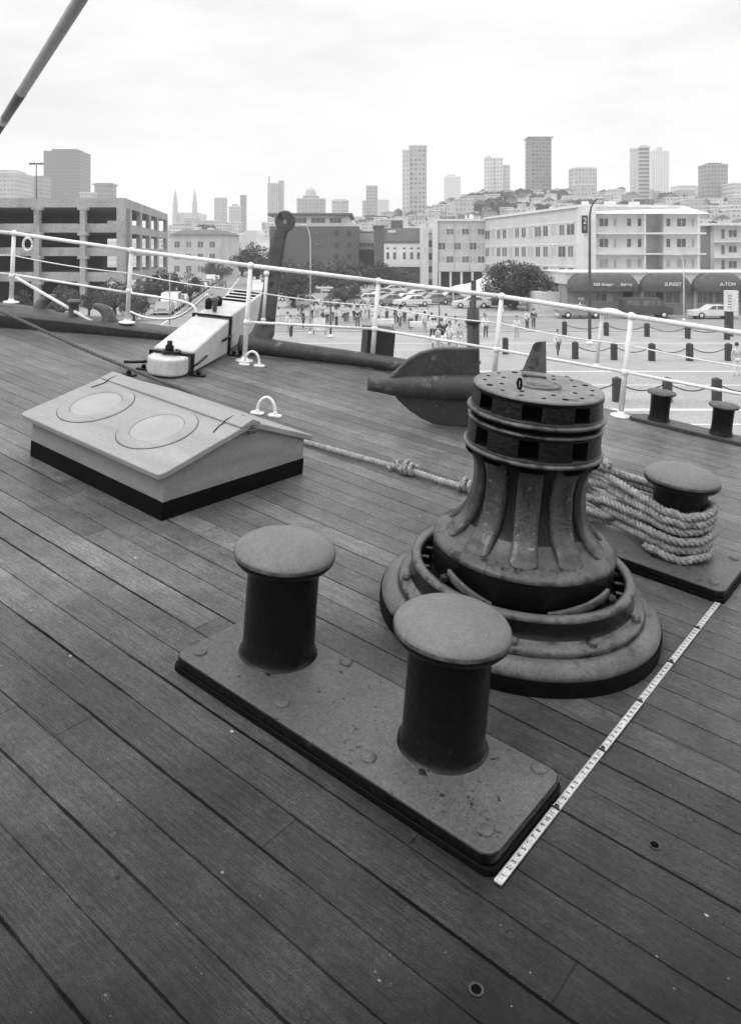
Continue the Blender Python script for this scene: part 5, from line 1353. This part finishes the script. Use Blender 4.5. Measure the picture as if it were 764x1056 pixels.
# ------------------------------------------------------------------ vehicles
def car_proto(name, cat, prof, wins, L_, W_, tone, wheel_r=.33, wx=None):
    t = empty(name, (0, 0, -700)); m = surf('car_paint_%d' % round(tone * 100), tone * .95, tone * 1.05, 1, .25)
    Mq = Matrix(((1, 0, 0, 0), (0, 0, 1, 0), (0, 1, 0, 0), (0, 0, 0, 1)))
    MB().prism(prof, -W_ / 2, W_ / 2, 0, Mq).build('body', m, t, .06, 2)
    for wn in wins:
        for s_ in (-1, 1):
            MB().prism(wn, s_ * (W_ / 2 + .004) - .004, s_ * (W_ / 2 + .004) + .004, 0, Mq).build('side_window', M_GLASS, t)
    wx = wx or (L_ * .19, L_ * .80)
    for x in wx:
        for s_ in (-1, 1):
            Mw = Matrix.Translation((x, s_ * (W_ / 2 - .09), wheel_r)) @ Matrix.Rotation(R(90), 4, 'X')
            o = MB().lathe([(wheel_r * .55, -.1), (wheel_r, -.1), (wheel_r, .1), (wheel_r * .55, .1)], 18, 0, Mw).build('wheel', wallm(.03), t)
            MB().lathe([(.0001, -.115), (wheel_r * .55, -.105), (wheel_r * .55, .105), (.0001, .115)], 14, 0, Mw, cap=False).build('rim', wallm(.5), o)
    for s_ in (-1, 1): MB().box(-.03, .06, s_ * W_ * .36 - .14, s_ * W_ * .36 + .14, .58, .74).build('headlight', M_TRIM, t); MB().box(L_ - .05, L_ + .03, s_ * W_ * .38 - .14, s_ * W_ * .38 + .14, .6, .76).build('tail_light', wallm(.1), t)
    MB().box(-.06, .05, -W_ * .45, W_ * .45, .34, .46).box(L_ - .05, L_ + .06, -W_ * .45, W_ * .45, .34, .46).build('bumper', wallm(.5), t)
    return t
sedan = [(0, .3), (4.5, .3), (4.5, .85), (3.75, .95), (3.2, 1.38), (1.95, 1.38), (1.3, .95), (.05, .82)]
swin = [[(1.5, .95), (2.3, .95), (2.3, 1.3), (2.0, 1.3)], [(2.4, .95), (3.5, .95), (3.15, 1.3), (2.4, 1.3)]]
van = [(0, .4), (4.9, .4), (4.9, 1.9), (4.75, 2.05), (1.35, 2.05), (.75, 1.25), (0, 1.1)]
vwin = [[(1.0, 1.3), (1.65, 1.3), (1.65, 1.85), (1.38, 1.85)], [(1.85, 1.3), (3.1, 1.3), (3.1, 1.85), (1.85, 1.85)], [(3.3, 1.3), (4.6, 1.3), (4.6, 1.85), (3.3, 1.85)]]
vp = {'white': car_proto('parked_car', 'car', sedan, swin, 4.5, 1.7, .7), 'grey': car_proto('parked_car', 'car', sedan, swin, 4.5, 1.7, .3), 'dark': car_proto('parked_car', 'car', sedan, swin, 4.5, 1.7, .06), 'van': car_proto('parked_van', 'van', van, vwin, 4.9, 1.9, .07, .36), 'white van': car_proto('parked_van', 'van', van, vwin, 4.9, 1.9, .65, .36)}
vkm = {k: kid_map(v) for k, v in vp.items()}; vused = {}
def park(kind, X, Y, rz, label, group=None, z=0.02, flip=False):
    o = vp[kind] if kind not in vused else copy_tree(vp[kind], vkm[kind]); vused[kind] = 1
    o.location = (X, Y, z); o.rotation_euler = (0, 0, rz); tag(o, label, 'van' if 'van' in kind else 'car')
    if group: o['group'] = group
    elif 'group' in o: del o['group']
park('van', (694 - CX) / F * 80.8, 81.6, PI, 'dark van parked in front of the shop door')
park('white', (711 - CX) / F * 81, 81.0, 0, 'white sedan parked in front of the third awning')
park('grey', (621 - CX) / F * 81.5, 81.6, PI, 'pale grey car parked under the first awning, left of the van')
sa = math.atan2(1, ST)
ORD = 'first second third fourth fifth sixth seventh eighth ninth tenth eleventh twelfth thirteenth fourteenth fifteenth sixteenth seventeenth eighteenth nineteenth twentieth twenty-first twenty-second twenty-third twenty-fourth twenty-fifth twenty-sixth twenty-seventh twenty-eighth twenty-ninth thirtieth thirty-first thirty-second thirty-third thirty-fourth thirty-fifth thirty-sixth thirty-seventh thirty-eighth thirty-ninth'.split()
random.seed(4)
for side_ in (-1, 1):
    Y = 84 if side_ < 0 else 128; nth = 0
    while Y < 300:
        k = random.choice(('white', 'grey', 'dark', 'white', 'grey', 'white van'))
        nth += 1
        park(k, street_x(Y) + side_ * 5.0, Y, sa, '%s %s, %s from the near end of the row on the %s kerb' % (k.replace(' van', ''), 'van' if 'van' in k else 'car', ORD[nth - 1], 'garage side' if side_ < 0 else 'far side'), 'vehicles parked along the left street')
        Y += random.uniform(5.6, 8)
for i, (k, px, Y_, rz, lab) in enumerate((('white', 388, 108, .35, 'white car at the left of the plaza lot'), ('grey', 408, 112, .3, 'grey car second in the plaza lot'), ('white', 428, 114, .3, 'white car beside the thin curved pole'), ('grey', 452, 116, .25, 'grey car nearest the tent'), ('white', 484, 97, 0, 'white car half under the tent edge'), ('dark', 512, 98, 0, 'dark car under the tent'), ('white', 300, 110, .1, 'white car glimpsed under the plaza trees'), ('white van', 322, 108, .1, 'white van glimpsed under the plaza trees'), ('white', 403, 132, .1, 'white car in front of the dark arcade'), ('grey', 428, 133, .1, 'grey car at the foot of the white pier'), ('white', 568, 100, 0, 'white car roof behind the small street tree'), ('white', 416, 104, .3, 'white car nearest the crowd in the plaza lot'), ('grey', 438, 107, .3, 'grey car in the second rank of the plaza lot'), ('grey', 392, 118, .3, 'grey car at the back left of the plaza lot'), ('white', 376, 104, .1, 'white car under the right plaza trees'), ('dark', 444, 124, .2, 'dark car at the back of the plaza lot'), ('white', 462, 108, .25, 'white car tucked by the tent corner'), ('grey', 400, 101, .3, 'grey car just behind the queue'), ('white', 424, 99, .3, 'white car just behind the dark box crowd'), ('dark', 384, 112, .3, 'dark car left of the queue'), ('white', 360, 100, .1, 'white car behind the notice board trees'), ('grey', 338, 101, .1, 'grey car behind the short dark pole'), ('white', 312, 99, .1, 'white car nearest the stock'), ('grey', 446, 103, .3, 'grey car near the short curved pole'), ('white', 476, 113, .3, 'white car at the back of the tent'))):
    park(k, (px - CX) / F * Y_ - 2, Y_, rz, lab, 'cars in the plaza lot')
park('dark', street_x(150) - 1.8, 150, sa, 'dark car driving down the middle of the left street'); park('grey', street_x(230) + 1.8, 230, sa, 'grey car driving up the left street toward the hill')

# ------------------------------------------------------------------ people
def skin_mesh(name, verts, edges, radii, root=0, sub=1):
    me = bpy.data.meshes.new(name); me.from_pydata(verts, edges, []); me.update()
    o = bpy.data.objects.new(name, me); COL.objects.link(o)
    bm = bmesh.new(); bm.from_mesh(me); ly = bm.verts.layers.skin.verify(); bm.verts.ensure_lookup_table()
    for i, v in enumerate(bm.verts): v[ly].radius = radii[i] if isinstance(radii[i], tuple) else (radii[i], radii[i]); v[ly].use_root = (i == root)
    bm.to_mesh(me); bm.free()
    o.modifiers.new('s', 'SKIN'); sb_ = o.modifiers.new('u', 'SUBSURF'); sb_.levels = sub; sb_.render_levels = sub
    dg = bpy.context.evaluated_depsgraph_get(); dg.update()
    m2_ = bpy.data.meshes.new_from_object(o.evaluated_get(dg)); bpy.data.objects.remove(o)
    for p in m2_.polygons: p.use_smooth = True
    m2_.materials.clear(); return m2_
def person_meshes(stride, armang, idx):
    s_ = stride
    hipL, hipR = (-.09, 0, .92), (.09, 0, .92)
    V = [(0, 0, .98), (0, .01, 1.15), (0, .01, 1.36), (0, 0, 1.48), (0, -.01, 1.58), (0, -.02, 1.70),
         (-.10, 0, .90), (-.11, -s_ * .5, .50), (-.11, -s_ + (.05 if s_ else 0), .08), (-.11, -s_ - .12, .04),
         (.10, 0, .90), (.11, s_ * .35, .50), (.11, s_, .10), (.11, s_ - .13, .04),
         (-.19, .01, 1.38), (-.24, armang * .5, 1.12), (-.25, -armang, .90), (-.25, -armang * 1.2, .80),
         (.19, .01, 1.38), (.24, -armang * .2, 1.12), (.25, armang * .8, .90), (.25, armang, .80)]
    Ed = [(0, 1), (1, 2), (2, 3), (3, 4), (4, 5), (0, 6), (6, 7), (7, 8), (8, 9), (0, 10), (10, 11), (11, 12), (12, 13), (2, 14), (14, 15), (15, 16), (16, 17), (2, 18), (18, 19), (19, 20), (20, 21)]
    Rr = [(.13, .10), (.12, .09), (.14, .09), .05, .085, .085, .085, .06, .04, .035, .085, .06, .04, .035, .055, .042, .032, .03, .055, .042, .032, .03]
    body = skin_mesh('person_body_%d' % idx, V, Ed, Rr)
    tv = [V[0], V[6], V[7], V[8], V[10], V[11], V[12]]
    trou = skin_mesh('trousers_%d' % idx, tv, [(0, 1), (1, 2), (2, 3), (0, 4), (4, 5), (5, 6)], [(.145, .115), .10, .078, .06, .10, .078, .06])
    sv = [(0, 0, .95), V[1], V[2], V[14], V[15], V[18], V[19], V[16], V[20]]
    shirt = skin_mesh('shirt_%d' % idx, sv, [(0, 1), (1, 2), (2, 3), (3, 4), (2, 5), (5, 6), (4, 7), (6, 8)], [(.15, .12), (.145, .11), (.16, .11), .075, .06, .075, .06, .045, .045])
    hair = MB().ball((0, .015, 1.70), .108, 0, 12, 8, (1, 1.08, 1.0)).mesh('hair_%d' % idx, [])
    face = MB().ball((0, -.075, 1.66), .062, 0, 10, 6, (1.1, .9, 1.35)); 
    face.ball((-.03, -.128, 1.675), .009, 1, 6, 4); face.ball((.03, -.128, 1.675), .009, 1, 6, 4); face.ball((0, -.137, 1.65), .014, 0, 6, 4); face.box(-.022, .022, -.133, -.127, 1.612, 1.618, 1)
    return body, trou, shirt, hair, face.mesh('face_%d' % idx, [wallm(.34), wallm(.05)])
PM = [person_meshes(0, .04, 0), person_meshes(.22, .16, 1), person_meshes(.03, .3, 2)]
def cloth(me, tone, key):
    k = (me.name, tone)
    if k not in cloth.c:
        m_ = me.copy(); m_.materials.clear(); m_.materials.append(wallm(tone)); cloth.c[k] = m_
    return cloth.c[k]
cloth.c = {}
def person(px, py, pose, shirt_t, trou_t, rz, label, group=None, s_=1.0):
    Y_ = ground_Y(py); X = (px - CX) / F * Y_
    b, t_, s2, h, fc = PM[pose]
    o = bpy.data.objects.new('person', cloth(b, .34, 0)); COL.objects.link(o); o.location = (X, Y_, 0.012); o.rotation_euler = (0, 0, rz); o.scale = (s_,) * 3
    for nm, me, tn_ in (('trousers', t_, trou_t), ('shirt', s2, shirt_t), ('hair', h, .05)):
        c = bpy.data.objects.new(nm, cloth(me, tn_, 0)); COL.objects.link(c); c.parent = o
    c = bpy.data.objects.new('face', fc); COL.objects.link(c); c.parent = o
    tag(o, label, 'person', group)
words = {.75: 'white', .5: 'pale', .3: 'grey', .06: 'black', .12: 'dark'}
random.seed(9)
spots = [(449, 353, 'behind the dark fluke'), (455, 356, 'behind the dark fluke'), (461, 357, 'behind the dark fluke'), (467, 354, 'behind the dark fluke'), (447, 343, 'left of the vendor cart'), (472, 350, 'near the timber pile'), (463, 348, 'near the timber pile'), (457, 346, 'near the timber pile'),
         (387, 334, 'in the queue behind the centre stanchion'), (392, 336, 'in the queue behind the centre stanchion'), (398, 333, 'in the queue by the dark box'), (404, 335, 'in the queue by the dark box'), (410, 333, 'in the queue by the dark box'), (418, 334, 'at the end of the queue'), (380, 331, 'in the queue left of the centre stanchion'),
         (364, 333, 'beside the white notice board'), (358, 331, 'beside the white notice board'), (350, 329, 'beyond the notice board'), (342, 330, 'beyond the notice board'), (334, 328, 'beyond the notice board'), (326, 327, 'under the plaza trees'), (318, 328, 'under the plaza trees'), (311, 326, 'under the plaza trees'),
         (297, 346, 'just right of the anchor stock'), (303, 347, 'just right of the anchor stock'), (543, 340, 'above the capstan head'), (553, 338, 'above the capstan head'), (575, 366, 'among the plaza posts'), (762, 390, 'at the right edge of the plaza'), (601, 327, 'at the shop wall'), (217, 318, 'crossing the left street'), (338, 336, 'leaning by the short dark pole'), (346, 338, 'right of the short dark pole'), (372, 336, 'between notice board and queue'), (426, 338, 'beside the first stall table'), (432, 336, 'behind the first stall table'), (440, 338, 'right of the first stall table'), (422, 342, 'in front of the first stall table'), (452, 362, 'in front of the stall by the pile'), (466, 363, 'in front of the stall by the pile'), (443, 350, 'left of the stall by the pile'), (475, 360, 'close against the timber pile'), (308, 337, 'left of the notice board'), (314, 340, 'left of the notice board'), (530, 348, 'above the capstan head'), (330, 332, 'deep in the queue'), (336, 331, 'deep in the queue'), (353, 334, 'in front of the trees'), (367, 330, 'in front of the trees'), (375, 329, 'in front of the trees'), (384, 329, 'behind the queue'), (395, 329, 'behind the queue'), (413, 337, 'beside the dark box'), (436, 345, 'walking toward the stall'), (480, 338, 'left of the timber pile'), (498, 350, 'right of the timber pile'), (503, 346, 'right of the timber pile'), (517, 333, 'near the tent'), (290, 336, 'beside the stock'), (139, 330, 'by the pier entrance at the left'), (146, 331, 'by the pier entrance at the left'), (152, 329, 'by the pier entrance at the left')]
poses_w = ('standing', 'walking', 'gesturing')
for i, (px, py, wh) in enumerate(spots):
    px += random.uniform(-3.5, 3.5); py += random.uniform(-2, 2.5)
    st_ = random.choice((.75, .75, .5, .3, .06, .5)); tr_ = random.choice((.06, .12, .3, .75, .12)); po = random.choice((0, 0, 1, 2))
    person(px, py, po, st_, tr_, random.uniform(0, 6.28), 'person %s in %s shirt, %s trousers %s' % (poses_w[po], words[st_], words[tr_], wh), 'people on the plaza', random.uniform(.93, 1.04))

# ------------------------------------------------------------------ plaza furniture
M_POST = surf('black_post_paint', .025, .045, 4, .6)
def post_proto():
    t = empty('plaza_post', (0, 0, -800))
    MB().box(-.17, .17, -.17, .17, 0, 1.0).build('shaft', M_POST, t, .02)
    MB().add([(-.17, -.17, 1.0), (.17, -.17, 1.0), (.17, .17, 1.0), (-.17, .17, 1.0), (0, 0, 1.09)], [(0, 1, 4), (1, 2, 4), (2, 3, 4), (3, 0, 4)]).build('pointed_cap', M_POST, t)
    return t
pp_ = post_proto(); pk = kid_map(pp_); first = True; Pp = {}
rows = [('far', [(521, 365), (582, 345), (625, 346), (667, 347), (709, 349), (749.5, 350)]), ('middle', [(593, 370), (633, 371), (672, 372), (711, 372), (751, 372)]), ('near', [(584, 413), (636, 414), (688, 414.5), (739, 415), (791, 416)])]
for rn, lst in rows:
    for i, (px, py) in enumerate(lst):
        Y_ = ground_Y(py); o = pp_ if first else copy_tree(pp_, pk); first = False
        o.location = ((px - CX) / F * Y_, Y_, 0.01); tag(o, 'square black post in the %s chained row, number %d from its left end' % (rn, i + 1), 'post', 'black plaza posts')
        Pp[(rn, i)] = Vector(o.location)
for rn, lst in rows:
    for i in range(len(lst) - 1):
        if rn == 'far' and i == 0: continue
        a, b = Pp[(rn, i)] + Vector((0, 0, .82)), Pp[(rn, i + 1)] + Vector((0, 0, .82))
        o = MB().tube([a.lerp(b, q) - Vector((0, 0, .34 * math.sin(PI * q))) for q in [k / 12 for k in range(13)]], .028, 5).build('sagging_chain', M_POST)
        tag(o, 'chain sagging between posts %d and %d of the %s row' % (i + 1, i + 2, rn), 'chain', 'chains between plaza posts')
def lamp(px, py, pyt, arm_px, label, tone=.12, r=.12, cobra=True):
    Y_ = ground_Y(py); X = (px - CX) / F * Y_; H = ZP(pyt, Y_)
    t = empty('street_lamp', (X, Y_, 0.01), 0, label, 'street lamp')
    ax = (arm_px - px) / F * Y_
    MB().lathe([(r * 2.2, 0), (r * 2.2, .12), (r * 1.3, .25)], 14).build('base', wallm(.5), t)
    MB().tube([(0, 0, .1), (0, 0, H - 1.4), (ax * .12, 0, H - .75), (ax * .4, 0, H - .3), (ax * .8, 0, H - .1)], [r, r * .7, r * .6, r * .5, r * .45], 10).build('pole', wallm(tone), t)
    MB().ball((ax, 0, H - .1), .2, 0, 12, 6, (1.8, .7, .5)).build('lamp_head', wallm(.3), t)
lamp(608, 355, 203, 619, 'tall black street lamp with curved arm in front of the shops')
lamp(320, 345, 231, 313, 'thin grey lamp in front of the dark brick wall', .3, .07)
lamp(175, 345, 262, 172, 'thin pole beside the left street tree', .3, .06)
lamp(453, 340, 302, 446, 'short curved pole in the plaza lot', .2, .09)
lamp(341, 348, 298, 336, 'short dark pole left of the notice board', .1, .09)
lamp(705, 331, 262, 700, 'pale pole standing between second and third awnings', .45, .08)
# white sign box on a black post
Y_ = 63.5; X = (751.5 - CX) / F * Y_
t = empty('sign_post', (X, Y_, .01), 0, 'white boxed sign on a thick black post near the right edge', 'sign')
MB().box(-.28, .28, -.2, .2, 0, 1.95).build('post', M_POST, t, .02)
o = MB().box(-.28, .62, -.3, .3, 1.95, ZP(299.5, Y_)).build('sign_box', wallm(.78), t, .02)
MB().box(-.24, .12, -.315, -.303, 2.15, 3.35).build('notice_panel', wallm(.45), o)
for k in range(5): MB().box(-.2, .08, -.325, -.317, 2.25 + .22 * k, 2.32 + .22 * k).build('printed_line', wallm(.15), o)
# white notice board
Y_ = ground_Y(345); X = (329.5 - CX) / F * Y_
t = empty('notice_board', (X, Y_, .01), 0, 'white notice board on two legs in front of the queue', 'sign')
MB().box(-.48, .48, -.03, .03, .35, 1.35).build('board', wallm(.75), t)
for s_ in (-1, 1): MB().box(s_ * .46 - .03, s_ * .46 + .03, .032, .09, 0, 1.4).build('leg', M_POST, t)
# vendor tables and carts
for i, (px, py, lab) in enumerate(((434, 341, 'white clothed stall table behind the dark box'), (459, 358, 'white clothed stall table amid the group by the pile'), (395, 338, 'white clothed stall table in the queue'))):
    Y_ = ground_Y(py); t = empty('stall_table', ((px - CX) / F * Y_, Y_, .012), 0, lab, 'table', 'stall tables on the plaza')
    MB().box(-.95, .95, -.4, .4, .70, .76).build('tabletop', wallm(.75), t)
    MB().box(-.97, .97, -.42, -.40, .35, .755).build('cloth_front', wallm(.72), t)
    for a in (-.85, .85):
        for b in (-.33, .33): MB().box(a - .03, a + .03, b - .03, b + .03, 0, .70).build('leg', wallm(.2), t)
# timber pile on the quay
t = empty('timber_pile', GP(488, 26, 0), 0, 'rough dark timber pile with thinner top at the quay', 'pile')
rw = random.Random(2)
for k, (dx, dy) in enumerate(((-.09, 0), (.09, .03), (0, .14))): MB().tube([(dx * 1.1, dy, 0), (dx, dy, 2.5), (dx * .95, dy, ZP(310, 26) - rw.uniform(0, .25))], [.13, .12, .11], 9).build('log', surf('pile_timber', .04, .09, 6, .9, .6, 20, .01, streak=(1, 1, .2)), t)
MB().tube([(.0, .02, 1), (.01, .02, ZP(289, 26))], [.10, .085], 8).build('centre_log', MATS['pile_timber'], t)
for zz in (2.9, 4.2): MB().lathe([(.25, zz), (.25, zz + .09)], 16, 0, Matrix.Translation((0, .05, 0))).build('iron_band', M_POST, t)
# white gangway frame at the far left
t = empty('gangway_rail', GP(140, 60, 0), 0, 'low white railings at the pier entrance beside the left street', 'railing')
for k in range(6): MB().tube([(-2.5 + k, .2 * k, 0), (-2.5 + k, .2 * k, 1.05)], .04, 6).build('baluster', wallm(.75), t)
for zz in (.55, 1.05): MB().tube([(-2.5, 0, zz), (2.5, 1, zz)], .04, 6).build('handrail', wallm(.75), t)

# ------------------------------------------------------------------ haze
hm_ = bpy.data.materials.new('harbour_haze'); hm_.use_nodes = True; hn = hm_.node_tree.nodes; hl = hm_.node_tree.links
for n_ in list(hn): hn.remove(n_)
ho = hn.new('ShaderNodeOutputMaterial'); pv = hn.new('ShaderNodeVolumePrincipled')
pv.inputs['Color'].default_value = g3(.97); pv.inputs['Density'].default_value = HAZE
hl.new(pv.outputs[0], ho.inputs['Volume'])
if HAZE > 0:
    hb = MB().box(-1900, 1900, -1300, 1700, -9, 190).build('haze', hm_); tag(hb, 'thin grey harbour haze veiling the far hills', kind='stuff')
for o in bpy.data.objects:          # protos that never found a place
    pass
